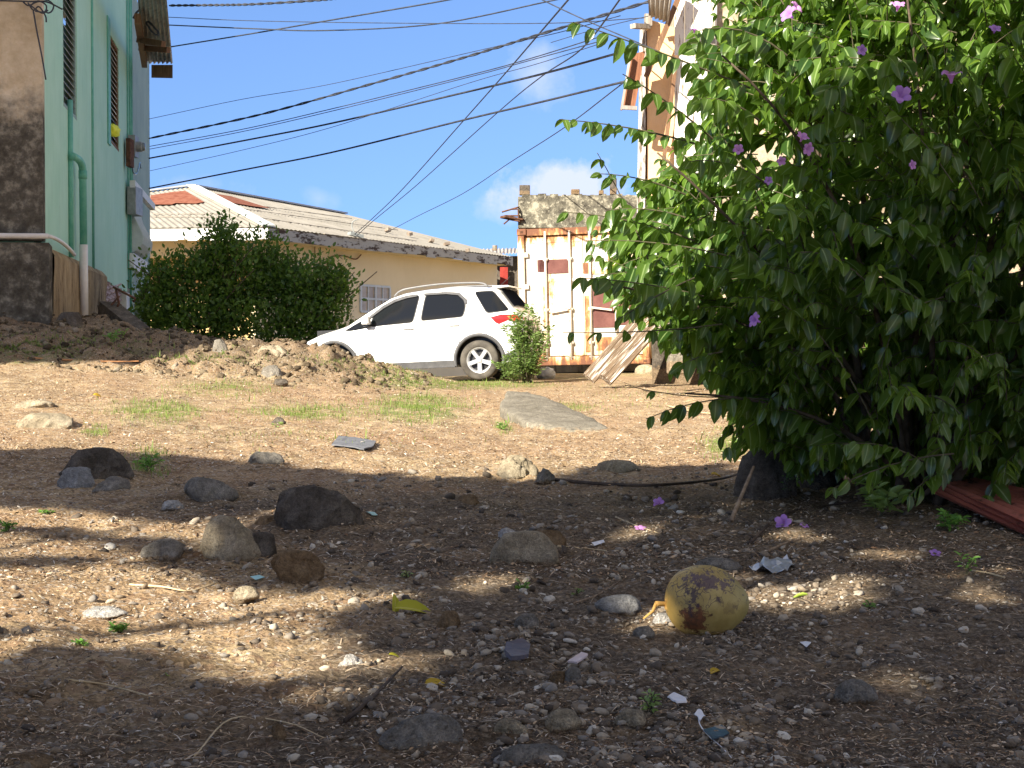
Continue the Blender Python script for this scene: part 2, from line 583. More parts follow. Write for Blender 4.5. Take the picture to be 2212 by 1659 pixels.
# px, py, half width, half height, strength of the turf patches
GRASS = [(905, 880, 100, 30, 1.0), (660, 890, 130, 16, .45), (340, 890, 100, 26, .6), (70, 770, 130, 16, .8), (480, 840, 120, 20, .3),
         (1000, 832, 190, 9, .9), (1210, 812, 90, 8, .9), (1090, 922, 25, 12, .5), (205, 935, 30, 10, .8), (320, 1000, 45, 28, .5),
         (1460, 800, 80, 10, .5), (860, 815, 80, 14, .6), (1580, 960, 60, 30, .6), (300, 760, 60, 10, .4), (1230, 880, 50, 8, .5)]
_bk = []
for px_, py_, w_, h_ in ((215, 1040, 155, 74), (168, 1062, 78, 46), (243, 1062, 75, 30), (570, 1003, 82, 28), (450, 1084, 118, 50), (685, 1146, 185, 100), (498, 1212, 122, 90), (562, 1200, 80, 50), (357, 1216, 98, 40),
                         (642, 1268, 110, 56), (1118, 1036, 82, 48), (1334, 1022, 92, 24), (1655, 1080, 130, 100), (104, 925, 92, 44), (75, 884, 82, 26), (1850, 1530, 90, 48), (905, 1618, 190, 60), (1108, 1590, 76, 36), (1218, 1588, 74, 40),
                         (1370, 1578, 76, 34), (1150, 1650, 150, 40), (60, 1655, 120, 30), (1336, 1330, 96, 22)):
    g_ = ghit(px_, py_); r_ = w_ / 2 / FPX * g_.y
    _bk.append((g_.x, g_.y + r_ * .5, r_ * 1.45, h_ / FPX * g_.y * .34))
BANKS += _bk
make_ground()

# ---------------------------------------------------------------- scatter tools
rng = np.random.default_rng(7)


def rotz(a):
    c, s = np.cos(a), np.sin(a); z = np.zeros_like(a); o = np.ones_like(a)
    return np.stack([np.stack([c, -s, z], -1), np.stack([s, c, z], -1), np.stack([z, z, o], -1)], -2)


def rotx(a):
    c, s = np.cos(a), np.sin(a); z = np.zeros_like(a); o = np.ones_like(a)
    return np.stack([np.stack([o, z, z], -1), np.stack([z, c, -s], -1), np.stack([z, s, c], -1)], -2)


def roty(a):
    c, s = np.cos(a), np.sin(a); z = np.zeros_like(a); o = np.ones_like(a)
    return np.stack([np.stack([c, z, s], -1), np.stack([z, o, z], -1), np.stack([-s, z, c], -1)], -2)


def frames(xd, nd):
    """rotation matrices whose columns are (x = leaf direction, y = side, z = normal)"""
    x = xd / np.linalg.norm(xd, axis=1, keepdims=True)
    y = np.cross(nd, x); y /= np.linalg.norm(y, axis=1, keepdims=True) + 1e-9
    z = np.cross(x, y)
    return np.stack([x, y, z], -1)


def stamp(tv, tf, pos, rot, sc):
    """copies of a template: tv (m,3), tf (k,c), pos (n,3), rot (n,3,3), sc (n,3) or (n,)"""
    n, m = len(pos), len(tv)
    sc = np.asarray(sc, float)
    if sc.ndim == 1: sc = np.repeat(sc[:, None], 3, 1)
    v = tv[None] * sc[:, None, :]
    v = np.einsum('nij,nmj->nmi', rot, v) + pos[:, None, :]
    f = tf[None] + (np.arange(n) * m)[:, None, None]
    return v.reshape(-1, 3), f.reshape(-1, tf.shape[1])


def ico(sub):
    bm = bmesh.new(); bmesh.ops.create_icosphere(bm, subdivisions=sub, radius=1)
    v = np.array([p.co[:] for p in bm.verts]); f = np.array([[q.index for q in p.verts] for p in bm.faces])
    bm.free()
    return v, f


def chip(v, seed, planes=9, flat=.55, rough=.0):
    """turn a unit sphere into an angular stone"""
    r = np.random.default_rng(seed)
    n = r.normal(size=(planes, 3)); n /= np.linalg.norm(n, axis=1, keepdims=True)
    d = r.uniform(flat, 1.0, planes)
    dot = v @ n.T
    lim = np.where(dot > .05, d / np.maximum(dot, .05), 9)
    rad = np.minimum(1.0, lim.min(1))
    v = v * rad[:, None]
    if rough:
        v = v + np.array([mnoise.noise_vector(Vector(p * 2.5 + seed)) for p in v]) * rough
        v = v + np.array([mnoise.noise_vector(Vector(p * 8 + seed)) for p in v]) * rough * .35
    return v


def inpoly(px, py, poly):
    poly = np.array(poly, float); ins = np.zeros(px.shape, bool); j = len(poly) - 1
    for i in range(len(poly)):
        xi, yi = poly[i]; xj, yj = poly[j]
        c = ((yi > py) != (yj > py)) & (px < (xj - xi) * (py - yi) / (yj - yi + 1e-12) + xi)
        ins ^= c; j = i
    return ins


# the sunlit patches of the yard, seen in the frame
EDGE_X = [-2000, 0, 137, 283, 476, 632, 818, 935, 1065, 1158, 1244, 1348, 1474, 1590, 1700, 5000]
EDGE_Y = [970, 972, 962, 974, 992, 1006, 1020, 1032, 1028, 1036, 1010, 1000, 1004, 994, 1000, 1030]
LIT = [
    [(-400, 1225), (0, 1222), (200, 1218), (420, 1250), (560, 1266), (640, 1290), (790, 1272), (850, 1282), (815, 1298), (640, 1318), (700, 1342), (640, 1358),
     (800, 1396), (850, 1440), (800, 1478), (720, 1530), (620, 1496), (520, 1474), (400, 1438), (250, 1404), (100, 1392), (0, 1425), (-400, 1500)],
    [(-300, 1090), (60, 1100), (250, 1118), (420, 1150), (435, 1166), (250, 1152), (60, 1130), (-300, 1110)],
    [(-300, 1150), (0, 1152), (150, 1166), (350, 1195), (345, 1213), (150, 1190), (-300, 1182)],
    [(436, 1125), (500, 1112), (520, 1195), (440, 1200)],
    [(950, 1262), (1150, 1236), (1165, 1244), (1040, 1268), (960, 1274)],
    [(1614, 1284), (1760, 1268), (1922, 1250), (1920, 1266), (1751, 1310), (1614, 1312)],
    [(1880, 1462), (1940, 1440), (1985, 1455), (1975, 1488), (1900, 1482)],
    [(1990, 1438), (2030, 1436), (2040, 1456), (1995, 1462)],
    [(1385, 1310), (1462, 1300), (1470, 1372), (1400, 1378)],
    [(1370, 1394), (1470, 1392), (1462, 1412), (1375, 1414)],
    [(905, 1400), (975, 1400), (985, 1436), (910, 1440)],
    [(740, 1478), (812, 1474), (812, 1530), (750, 1535)],
    [(560, 1108), (640, 1100), (690, 1112), (600, 1122)],
    [(1330, 1148), (1440, 1140), (1440, 1158), (1350, 1166)],
    [(1680, 1150), (1800, 1158), (1800, 1172), (1690, 1170)],
    [(1440, 1568), (1500, 1560), (1510, 1600), (1450, 1606)],
    [(1730, 1600), (1790, 1580), (1790, 1610), (1745, 1625)],
    [(1860, 1190), (1960, 1180), (1960, 1198), (1880, 1205)],
    [(680, 1290), (760, 1286), (740, 1302), (690, 1304)],
    [(1000, 1300), (1060, 1296), (1060, 1306), (1010, 1310)],
    [(2080, 1290), (2170, 1280), (2190, 1294), (2090, 1302)],
]


def shaded(X, Y):
    """is this ground point in the shade of the near trees?"""
    px = 1106 + FPX * X / np.maximum(Y, .3)
    z = gz0(X, Y)
    py = 762 + FPX * (EYE - z) / np.maximum(Y, .3)
    lit = py < np.interp(px, EDGE_X, EDGE_Y)
    for p in LIT:
        lit |= inpoly(px, py, p)
    lit &= Y > 2.2
    return ~lit


def card_template():
    v = np.array([[-.5, 0, 0], [-.2, .28, .03], [.2, .26, .02], [.55, 0, -.05], [.2, -.26, .02], [-.2, -.28, .03]])
    return v, np.array([[0, 5, 4, 3], [0, 3, 2, 1]])


M_bark = simple('bark', (.10, .075, .05), (.24, .19, .14), 8, .95, .1, bump=.7, bscale=20, stretch=(1, 1, .3))
M_treeleaf = leafmat('tree_leaf', (.03, .07, .015), (.07, .14, .03), None, (.2, .35, .05))


def shade_tree(base, pos, label, group, limbs=14, trunk=.28):
    base = Vector(base); base.z = gzs(base.x, base.y) - .1
    t = thing('tree', label, 'tree', base, group)
    n = len(pos)
    nd = np.array(SDIR)[None] + rng.normal(size=(n, 3)) * .45
    xd = rng.normal(size=(n, 3)); tv, tf = card_template()
    v, f = stamp(tv, tf, pos, frames(xd, nd), rng.uniform(.15, .27, n))
    np_mesh('crown', v, f, M_treeleaf, t, False, None, base)
    mb = MB(); c = Vector(pos.mean(0)); fork = base.lerp(Vector((c.x, c.y, c.z)), .55); fork.z = base.z + (c.z - base.z) * .6
    mb.tube(bez(base, base.lerp(fork, .5) + Vector((.3, .2, .4)), fork, 8), [trunk * (1 - .05 * i) for i in range(9)], 10)
    for k in range(limbs):
        q = Vector(pos[rng.integers(n)]); mid = fork.lerp(q, .5) + Vector((0, 0, .5))
        mb.tube(bez(fork, mid, q, 6), [trunk * .4 * (1 - .15 * i) + .01 for i in range(7)], 6)
    mb.build('trunk', M_bark, t, True, origin=base)


def make_shade():
    sd = np.array(SDIR)
    n = 60000
    X = rng.uniform(-5.5, 8.5, n); Y = rng.uniform(.5, 10.6, n)
    jit = rng.normal(size=(n, 2)) * .03
    X0, Y0 = X + jit[:, 0], Y + jit[:, 1]
    k = shaded(X0, Y0)
    for dx, dy in ((.09, 0), (-.09, 0), (0, .13), (0, -.13)): k &= shaded(X0 + dx, Y0 + dy)
    k &= ~((X > 1.45) & (Y > np.interp(X, [1.45, 1.55, 2.2, 2.7, 3.7, 5], [10.3, 8.5, 8.6, 9.2, 9.4, 9.7]) + fbm(X * 2, Y * 2, 5, 3) * 1.2))
    # thin the canopy in lumps so small flecks of sun get through in the shade
    lump = fbm(X * 2.2, Y * 1.1, 91, 3)
    k &= (lump > -.20) | (rng.uniform(size=n) < .22)
    X, Y = X[k], Y[k]
    h = rng.uniform(5.2, 8.2, len(X))
    pos = np.stack([X, Y, gz0(X, Y)], -1) + sd[None] * (h / sd[2])[:, None]
    left = pos[:, 0] < -6.3
    shade_tree((-8.6, -3.2, 0), pos[left], 'tall leafy tree outside the left edge of the photo, shading the rocks', 'trees behind the camera')
    shade_tree((-3.6, -4.6, 0), pos[~left], 'tall leafy tree behind the camera, shading the coconut and the gravel', 'trees behind the camera')
    # tree that shades the mouldy gable and the earth bank in front of it
    n = 60000
    h = rng.uniform(4.5, 8.5, n)
    A = np.stack([rng.uniform(-13, -6.3, n), np.full(n, 21.9), rng.uniform(.8, 7.5, n)], -1)
    X = rng.uniform(-12, -1.5, n); Y = rng.uniform(19.2, 23.5, n)
    B = np.stack([X, Y, gz0(X, Y)], -1)
    px = 1106 + FPX * X / Y
    okB = (Y > 19.5 + .25 * np.sin(X * 2.1) + np.clip((px - 300) / 300, 0, 1) * 1.4) & (X < -4.4 + .35 * (Y - 21) + fbm(X, Y, 8, 3) * 1.2)
    B = B[okB]
    Wd = np.concatenate([A[:30000], B[:22000]])
    d = rng.uniform(10.5, 15.5, len(Wd)) / math.cos(SUN_EL)
    pos = Wd + sd[None] * d[:, None]
    pos = pos[pos[:, 2] > 2.2]
    shade_tree((-15.5, 12.5, 0), pos, 'broad leafy tree outside the left edge, shading the mouldy gable', 'trees behind the camera', 20)


make_shade()

# ---------------------------------------------------------------- rocks
def rockmat(name, c1, c2, c3, scale=7):
    t = NT(name)
    a = t.noise(scale, 8, .7); b = t.noise(scale * 7, 6, .7)
    c = t.ramp(a, [(.32, c1), (.52, c2), (.70, c3)])
    c = t.mix(.8, c, t.ramp(b, [(.3, (.55, .55, .55)), (.5, (1, 1, 1)), (.7, (1.4, 1.4, 1.38))]), 'MULTIPLY')
    x = t.xyz('Generated')
    dirt = t.math('ADD', t.math('MULTIPLY', x[2], -1.9), t.math('MULTIPLY', t.noise(scale * 2, 7, .75), 1.5))
    c = t.mix(t.ramp(dirt, [(-.35 + .28, 0), (.12, .85)]), c, t.ramp(b, [(.35, (.13, .09, .055)), (.65, (.34, .25, .16))]))
    g = t.noise(scale * 26, 5, .7)
    c = t.mix(.6, c, t.ramp(g, [(.32, (.45, .44, .43)), (.5, (1, 1, 1)), (.68, (1.7, 1.66, 1.6))]), 'MULTIPLY')
    t.bump(t.math('ADD', t.math('ADD', b, a), t.math('MULTIPLY', g, .5)), 1.0, .02)
    return t.fin(c, .94, .12)


RM = {
    'dark': rockmat('basalt', (.06, .050, .040), (.12, .103, .085), (.20, .175, .145)),
    'grey': rockmat('grey_stone', (.13, .12, .10), (.23, .21, .18), (.36, .33, .28)),
    'pale': rockmat('pale_stone', (.30, .29, .27), (.45, .435, .41), (.60, .58, .54)),
    'tan': rockmat('tan_stone', (.22, .18, .125), (.36, .305, .215), (.50, .43, .32)),
    'brown': rockmat('earthy_stone', (.13, .085, .045), (.22, .15, .085), (.30, .22, .13)),
    'blue': rockmat('bluish_stone', (.16, .16, .155), (.27, .27, .265), (.40, .39, .375)),
    'concrete': rockmat('old_concrete', (.15, .135, .105), (.22, .20, .16), (.30, .275, .225), 4),
}
ROCKN = [0]


def rock(label, px, pyb, w, h, m, depth=1.0, planes=10, rough=.06, sink=.35, yaw=None, name='rock', group='rocks lying in the yard', tilt=0.0, flat=.6):
    ROCKN[0] += 1; sd = ROCKN[0] * 13
    g = ghit(px, pyb); d = g.y
    rx = w / 2 / FPX * d; H = h / FPX * d * .99; rz = H / (1.15); ry = rx * depth
    v, f = ico(4)
    off = Vector((sd * 3.1, sd * 1.7, 0))
    v = v * (1 + .0 * v)
    
    v = v + np.array([mnoise.noise_vector(Vector(p * .9) + off) for p in v]) * .19
    v = chip(v / np.abs(v).max(), sd, planes, flat * .8, 0)
    v = v + np.array([mnoise.noise_vector(Vector(p * 3.2) + off) for p in v]) * (.085 + rough * .9)
    v = v + np.array([mnoise.noise_vector(Vector(p * 9) + off) for p in v]) * (.035 + rough * .4)
    v = v + np.array([mnoise.noise_vector(Vector(p * 19) + off) for p in v]) * .018
    v = v / np.abs(v).max(0)
    v[:, 2] = np.where(v[:, 2] > 0, np.sin(np.clip(v[:, 2], 0, 1) * math.pi / 2), v[:, 2])
    tap = 1.10 - .30 * np.clip(v[:, 2], 0, 1) ** 1.5
    v[:, 0] *= tap; v[:, 1] *= tap
    v = v * np.array([rx * 1.04, ry, rz])
    a = R(tilt); v = np.stack([v[:, 0] * math.cos(a) - v[:, 2] * math.sin(a), v[:, 1], v[:, 0] * math.sin(a) + v[:, 2] * math.cos(a)], -1)
    cy = g.y + ry * .8
    o = np_mesh(name, v, f, RM[m], None, False)
    me = o.data
    if rough < .0: me.polygons.foreach_set('use_smooth', [True] * len(me.polygons))
    o.location = (g.x * (cy / g.y), cy, gz0(g.x, cy) + rz * .14)
    return props(o, label, 'rock' if name == 'rock' else name.replace('_', ' '), group)


rock('big black rock at the shadow edge on the left, with two humps', 215, 1040, 155, 74, 'dark', .8, 8, .10)
rock('bluish grey rounded stone just in front of the two-humped black rock', 168, 1062, 78, 46, 'blue', .7, 6, .04)
rock('pale lump of stone half buried beside the bluish stone', 243, 1062, 75, 30, 'grey', .7, 8, .05)
rock('low dark stone on the shadow edge, right of the two-humped rock', 570, 1003, 82, 28, 'grey', .8, 8, .05)
rock('flat brownish boulder in the shade between the two darkest rocks', 450, 1084, 118, 50, 'grey', .8, 9, .08)
rock('large dark boulder like a mound, left of centre', 685, 1146, 185, 100, 'dark', .7, 9, .12)
rock('pale tan boulder lit on its left side, left of centre', 498, 1212, 122, 90, 'tan', .7, 8, .07)
rock('dark stone leaning on the right of the pale tan boulder', 562, 1200, 80, 50, 'dark', .7, 8, .08)
rock('flat grey stone slab left of the pale tan boulder', 357, 1216, 98, 40, 'grey', .8, 8, .06, tilt=5)
rock('earthy brown lump in front of the large dark boulder', 642, 1268, 110, 56, 'brown', .7, 7, .10)
rock('angular sand-coloured rock in the middle of the yard, behind the yellow leaf', 1132, 1222, 142, 66, 'tan', .6, 7, .02, .25, flat=.42)
rock('small rounded brown stone behind the angular sand-coloured rock', 1186, 1186, 72, 34, 'brown', .7, 6, .05)
rock('white-edged broken stone behind the angular sand-coloured rock', 1100, 1172, 46, 20, 'pale', .7, 9, .05)
rock('yellowish weathered rock on the shadow line near the middle', 1118, 1036, 82, 48, 'tan', .8, 8, .13)
rock('small grey round stone beside the yellowish weathered rock', 1176, 1048, 42, 30, 'grey', .8, 7, .04)
rock('long flat tan stone on the shadow line under the leaning bush', 1334, 1022, 92, 24, 'tan', .8, 8, .05)
rock('big dark square boulder under the left side of the flowering bush', 1655, 1080, 130, 122, 'dark', .8, 8, .07)
rock('dark boulder deep under the flowering bush', 1775, 1060, 110, 90, 'dark', .8, 8, .07)
rock('pale bluish flat stone left of the coconut', 1336, 1330, 96, 32, 'blue', .7, 8, .04)
rock('triangular grey stone in the gravel left of the coconut', 1140, 1360, 52, 30, 'grey', .7, 8, .03)
rock('brown blocky stone in the gravel near the big yellow leaf', 972, 1362, 52, 38, 'brown', .8, 8, .03)
rock('chalky white stone at the edge of the sunlit patch', 757, 1440, 52, 34, 'pale', .8, 10, .05)
rock('orange-tan stone casting a long shadow in the sunlit patch', 532, 1312, 54, 26, 'tan', .8, 7, .03)
rock('smooth beige boulder half buried in the sunny grass on the left', 104, 925, 120, 36, 'tan', .9, 5, .03, .6)
rock('second beige stone behind the smooth beige boulder', 75, 884, 90, 18, 'tan', .9, 6, .03, .5)
rock('half-buried grey stone low on the right of the photo', 1850, 1530, 90, 48, 'grey', .8, 8, .04, .55)
rock('mossy flat rock at the bottom edge, left of centre', 905, 1618, 190, 60, 'grey', .6, 8, .09, .6)
rock('ochre stone at the bottom edge near the middle', 1108, 1590, 76, 36, 'tan', .7, 9, .07, .5)
rock('rounded sandy stone right of the ochre stone', 1218, 1588, 74, 40, 'tan', .7, 8, .07, .5)
rock('ochre stone in front of the seedling, low centre', 1370, 1578, 76, 34, 'tan', .7, 8, .07, .5)
rock('flat stone under the ochre ones at the bottom edge', 1150, 1650, 150, 40, 'grey', .6, 9, .09, .6)
rock('grey stone with a pointed top, bottom centre', 1206, 1480, 40, 38, 'brown', .8, 10, .03)
rock('dark brown stone beside the pointed one, bottom centre', 1238, 1478, 44, 46, 'grey', .8, 9, .03)
rock('dim grey pebble the size of a fist near the coconut stalk', 1390, 1380, 44, 24, 'grey', .8, 7, .03)
rock('pale rounded stone at the foot of the coconut, left', 1432, 1352, 40, 22, 'pale', .8, 7, .03)
rock('dim flat stone in the shade right of the coconut', 1560, 1236, 110, 30, 'grey', .6, 9, .05)
rock('reddish dark stone in the gravel beside the big yellow leaf', 1012, 1090, 46, 24, 'brown', .8, 9, .05)
rock('small pale stone between the left boulders', 372, 1104, 44, 22, 'pale', .8, 7, .03)
rock('pinkish stone left of the large dark boulder', 576, 1134, 50, 26, 'brown', .8, 7, .03)
rock('grey stone in the sand at the left edge', 226, 1338, 90, 16, 'pale', .8, 8, .03, .6)
rock('small tilted stone in the shade, lower left', 602, 1600, 34, 30, 'brown', .8, 9, .03, tilt=20)
rock('flat brown stone in the lower left corner', 60, 1655, 120, 30, 'brown', .7, 8, .06, .5)
rock('chip of dark slate on the sunlit ground', 600, 918, 32, 14, 'dark', .8, 9, .04)
rock('black clod on the sunlit ground below the earth bank', 604, 836, 34, 13, 'dark', .9, 9, .08)
rock('orange stone on the grass right of the leaning planks', 1395, 808, 44, 22, 'tan', .8, 8, .04)
rock('grey stone standing on the earth bank above the car bonnet', 478, 762, 32, 40, 'grey', .7, 9, .05, tilt=12)
rock('rounded clod on the crest of the earth bank near the car', 590, 768, 70, 30, 'tan', .8, 9, .1)
rock('pale clod low on the earth bank near the car', 585, 812, 48, 26, 'grey', .8, 8, .08)
rock('dark lump at the foot of the bare foundation wall', 148, 700, 62, 44, 'dark', .8, 9, .1)

# the broken concrete slab
def slab():
    g = ghit(1200, 932)
    y0 = g.y
    def q(px, py, dz): 
        p = ghit(px, py); return Vector((p.x, p.y, gz0(p.x, p.y) + dz))
    top = [q(1078, 900, .10), q(1130, 925, .07), q(1215, 935, .035), q(1325, 932, .02), q(1262, 905, .05), q(1185, 880, .10), q(1140, 868, .13), q(1095, 866, .15)]
    c = sum(top, Vector()) / len(top)
    vs, fs = [], []
    n = len(top)
    rings = [(1.0, -.14), (1.0, -.02), (.96, .0), (.6, .02), (.25, .025)]
    for s, dz in rings:
        for p in top: vs.append(c.lerp(p, s) + Vector((0, 0, dz)))
    for i in range(len(rings) - 1):
        for k in range(n):
            fs.append((i * n + k, i * n + (k + 1) % n, (i + 1) * n + (k + 1) % n, (i + 1) * n + k))
    fs.append(tuple((len(rings) - 1) * n + k for k in range(n)))
    me = bpy.data.meshes.new('concrete_slab'); me.from_pydata([tuple(v - c) for v in vs], [], fs)
    bm = bmesh.new(); bm.from_mesh(me)
    bmesh.ops.subdivide_edges(bm, edges=bm.edges, cuts=4, use_grid_fill=True)
    bmesh.ops.recalc_face_normals(bm, faces=bm.faces)
    for v in bm.verts:
        v.co += Vector(mnoise.noise_vector(v.co * 3)) * .02 + Vector(mnoise.noise_vector(v.co * 11)) * .008
    bm.to_mesh(me); bm.free()
    o = link_mesh('concrete_slab', me, RM['concrete'], None, True); o.location = c
    props(o, 'tilted slab of broken grey concrete sunk in the sunlit ground', 'slab')


slab()

# ---------------------------------------------------------------- gravel, litter, grass (stuff)
def groundcloud(n, pylo, pyhi, pxlo=-250, pxhi=2450, power=1.0):
    px = rng.uniform(pxlo, pxhi, n); py = pylo + (pyhi - pylo) * rng.uniform(0, 1, n) ** power
    X, d, ok = ghits(px, py)
    px, py, X, d = px[ok], py[ok], X[ok], d[ok]
    d = d * (1 + rng.uniform(-.01, .01, len(d))); X = (px - 1106) / FPX * d
    return px, py, X, d, gz(X, d)


def pebmat():
    t = NT('gravel'); r = t.island()
    c = t.ramp(r, [(0, (.06, .048, .038)), (.25, (.13, .105, .08)), (.5, (.22, .175, .125)), (.66, (.23, .21, .185)), (.84, (.34, .29, .22)), (.97, (.47, .42, .34)), (1, (.60, .57, .50))])
    c = t.mix(.6, c, t.ramp(t.noise(70, 5, .7), [(.3, .55), (.7, 1.4)]), 'MULTIPLY')
    t.bump(t.noise(120, 4, .7), .5, .004)
    return t.fin(c, .85, .25)


def make_gravel():
    V, F = [], []; base = 0
    for variant in range(9):
        n = 7000
        px, py, X, Y, Z = groundcloud(n, 1010, 1690, power=.8)
        dens = np.interp(px, [-250, 200, 600, 850, 1600, 1850, 2450], [.25, .22, .45, 1, 1, .5, .4]) * np.interp(py, [1010, 1100, 1250, 1690], [.5, .8, 1, 1])
        dens *= np.clip(.62 + fbm(X * 2.5, Y * 2.5, 44, 3) * 2.6, .08, 1)
        k = rng.uniform(size=len(X)) < dens
        X, Y, Z = X[k], Y[k], Z[k]; n = len(X)
        tv, tf = ico(1 if variant > 1 else 2); tv = chip(tv, 300 + variant, 7, .35, .12)
        s = .0034 * (rng.pareto(1.75, n) + 1); s = np.minimum(s, .022) * np.interp(Y, [2.5, 5, 10], [.9, 1.15, 2.0])
        sc = np.stack([s, s * rng.uniform(.6, .95, n), s * rng.uniform(.35, .7, n)], -1)
        rot = rotz(rng.uniform(0, 6.28, n)) @ rotx(rng.normal(0, .35, n)) @ roty(rng.normal(0, .35, n))
        pos = np.stack([X, Y, Z + sc[:, 2] * .35], -1)
        v, f = stamp(tv, tf, pos, rot, sc)
        V.append(v); F.append(f + base); base += len(v)
    props(np_mesh('gravel', np.concatenate(V), np.concatenate(F), pebmat()), 'loose grey and tan gravel scattered over the shaded dirt', None, None, 'stuff')


def littermat():
    t = NT('litter'); r = t.island()
    c = t.ramp(r, [(0, (.035, .024, .017)), (.30, (.12, .07, .04)), (.5, (.30, .185, .10)), (.7, (.50, .36, .22)), (.85, (.60, .48, .34)), (.95, (.48, .44, .38)), (1, (.75, .69, .58))])
    return t.fin(c, .8, .25)


def make_litter():
    V, F = [], []; base = 0
    # curled dead leaf scraps
    lv = np.array([[-.5, 0, .0], [-.15, .22, .1], [-.15, -.22, .08], [.25, .2, .05], [.25, -.2, .13], [.55, 0, .02]])
    lf = np.array([[0, 2, 1, 1], [1, 2, 4, 3], [3, 4, 5, 5]])
    lf = np.array([[0, 2, 1], [1, 2, 4], [1, 4, 3], [3, 4, 5]])
    for lo, hi, n, s0, s1 in ((785, 870, 20000, .018, .05), (850, 1010, 26000, .014, .042), (990, 1250, 24000, .008, .032), (1200, 1700, 24000, .005, .020)):
        px, py, X, Y, Z = groundcloud(n, lo, hi, power=1.0)
        n = len(X); k = (rng.uniform(size=n) < np.clip(.65 + fbm(X * 1.7, Y * 1.7, 54, 3) * 2.0, .1, 1)) & (Y < 24)
        X, Y, Z = X[k], Y[k], Z[k]; n = len(X)
        s = rng.uniform(s0, s1, n) * rng.uniform(.5, 1, n)
        sc = np.stack([s, s * rng.uniform(.4, 1, n), s * rng.uniform(.4, 1.6, n)], -1)
        rot = rotz(rng.uniform(0, 6.28, n)) @ rotx(rng.normal(0, .3, n)) @ roty(rng.normal(0, .25, n))
        v, f = stamp(lv, lf, np.stack([X, Y, Z + .010], -1), rot, sc)
        V.append(v); F.append(f + base); base += len(v)
    # straws and twig bits
    tv = np.array([[-.5, -.5, 0], [.0, -.5, .5], [.5, -.3, 0], [.5, .5, 0], [0, .5, .6], [-.5, .5, 0]]); tf = np.array([[0, 1, 4], [0, 4, 5], [1, 2, 3], [1, 3, 4]])
    for lo, hi, n, s0, s1, w in ((800, 1000, 6000, .03, .12, .006), (990, 1250, 9000, .02, .09, .0035), (1200, 1700, 12000, .01, .055, .0018)):
        px, py, X, Y, Z = groundcloud(n, lo, hi); n = len(X)
        s = rng.uniform(s0, s1, n)
        sc = np.stack([s, np.full(n, w) * rng.uniform(.6, 1.5, n), s * .12], -1)
        rot = rotz(rng.uniform(0, 6.28, n)) @ roty(rng.normal(0, .12, n))
        v, f = stamp(tv, tf, np.stack([X, Y, Z + .004], -1), rot, sc)
        V.append(v); F.append(f + base); base += len(v)
    props(np_mesh('leaf_litter', np.concatenate(V), np.concatenate(F), littermat()), 'dry brown leaf scraps and straws strewn over the dirt', None, None, 'stuff')


def make_clods():
    V, F = [], []; base = 0
    for variant in range(5):
        n = 1500
        X = rng.uniform(-9, -.9, n); Y = rng.uniform(19.0, 24, n); px = 1106 + FPX * X / Y
        k = (px < 930) & (rng.uniform(size=n) < np.clip((Y - 18.8 - np.clip((px - 560) / 400, 0, 1)) / .9, .12, 1))
        X, Y = X[k], Y[k]; n = len(X)
        tv, tf = ico(2); tv = chip(tv, 500 + variant, 7, .35, .34)
        s = np.minimum(.014 * (rng.pareto(2.0, n) + 1), .07)
        sc = np.stack([s, s * .9, s * .7], -1)
        rot = rotz(rng.uniform(0, 6.28, n)) @ rotx(rng.normal(0, .5, n))
        v, f = stamp(tv, tf, np.stack([X, Y, gz(X, Y) - s * .15], -1), rot, sc)
        V.append(v); F.append(f + base); base += len(v)
    t = NT('clod'); r = t.island()
    c = t.ramp(r, [(0, (.06, .045, .03)), (.5, (.14, .108, .07)), (.9, (.21, .17, .115)), (1, (.29, .245, .19))])
    c = t.mix(.7, c, t.ramp(t.noise(25, 6, .7), [(.3, .5), (.7, 1.4)]), 'MULTIPLY'); t.bump(t.noise(30, 5, .7), .8, .02)
    m = t.fin(c, .95, .1)
    props(np_mesh('earth_clods', np.concatenate(V), np.concatenate(F), m), 'grey-brown clods and rubble heaped along the earth bank', None, None, 'stuff')


def blade_tpl():
    v = np.array([[-.5, 0, 0], [.5, 0, 0], [-.35, .12, .45], [.35, .12, .45], [0, .5, 1.0]])
    return v, np.array([[0, 1, 3], [0, 3, 2], [2, 3, 4]])


M_grass = leafmat('grass_blade', (.10, .16, .03), (.26, .34, .09), None, (.45, .6, .15), .6, .4, .25)


def make_grass():
    V, F = [], []; base = 0; tv, tf = blade_tpl()
    for cx, cy, rx, ry, s in GRASS + [(750, 800, 120, 14, .3), (160, 745, 150, 18, .35), (430, 790, 140, 14, .3), (1400, 860, 200, 40, .06), (700, 940, 300, 40, .03)]:
        n = int((5200 if ry > 12 else 3000) * s * (rx / 100))
        px = cx + rng.normal(0, rx * .5, n); py = cy + rng.normal(0, ry * .5, n)
        X, d, ok = ghits(px, py)
        X, d = X[ok], d[ok]; n = len(X)
        k = (vnoise(X * 4, d * 4, 66) + rng.uniform(-.4, .4, n) > .40) & (d < 24.4)
        X, d = X[k], d[k]; n = len(X)
        Z = gz(X, d)
        h = rng.uniform(.015, .055, n) * (1 + (rng.uniform(size=n) < .03) * 1.2)
        sc = np.stack([h * .12, h * rng.uniform(.3, 1.3, n), h], -1)
        v, f = stamp(tv, tf, np.stack([X, d, Z - .004], -1), rotz(rng.uniform(0, 6.28, n)), sc)
        V.append(v); F.append(f + base); base += len(v)
    props(np_mesh('grass', np.concatenate(V), np.concatenate(F), M_grass), 'thin yellow-green grass in low patches on the dirt', None, None, 'stuff')


make_gravel(); make_litter(); make_clods(); make_grass()

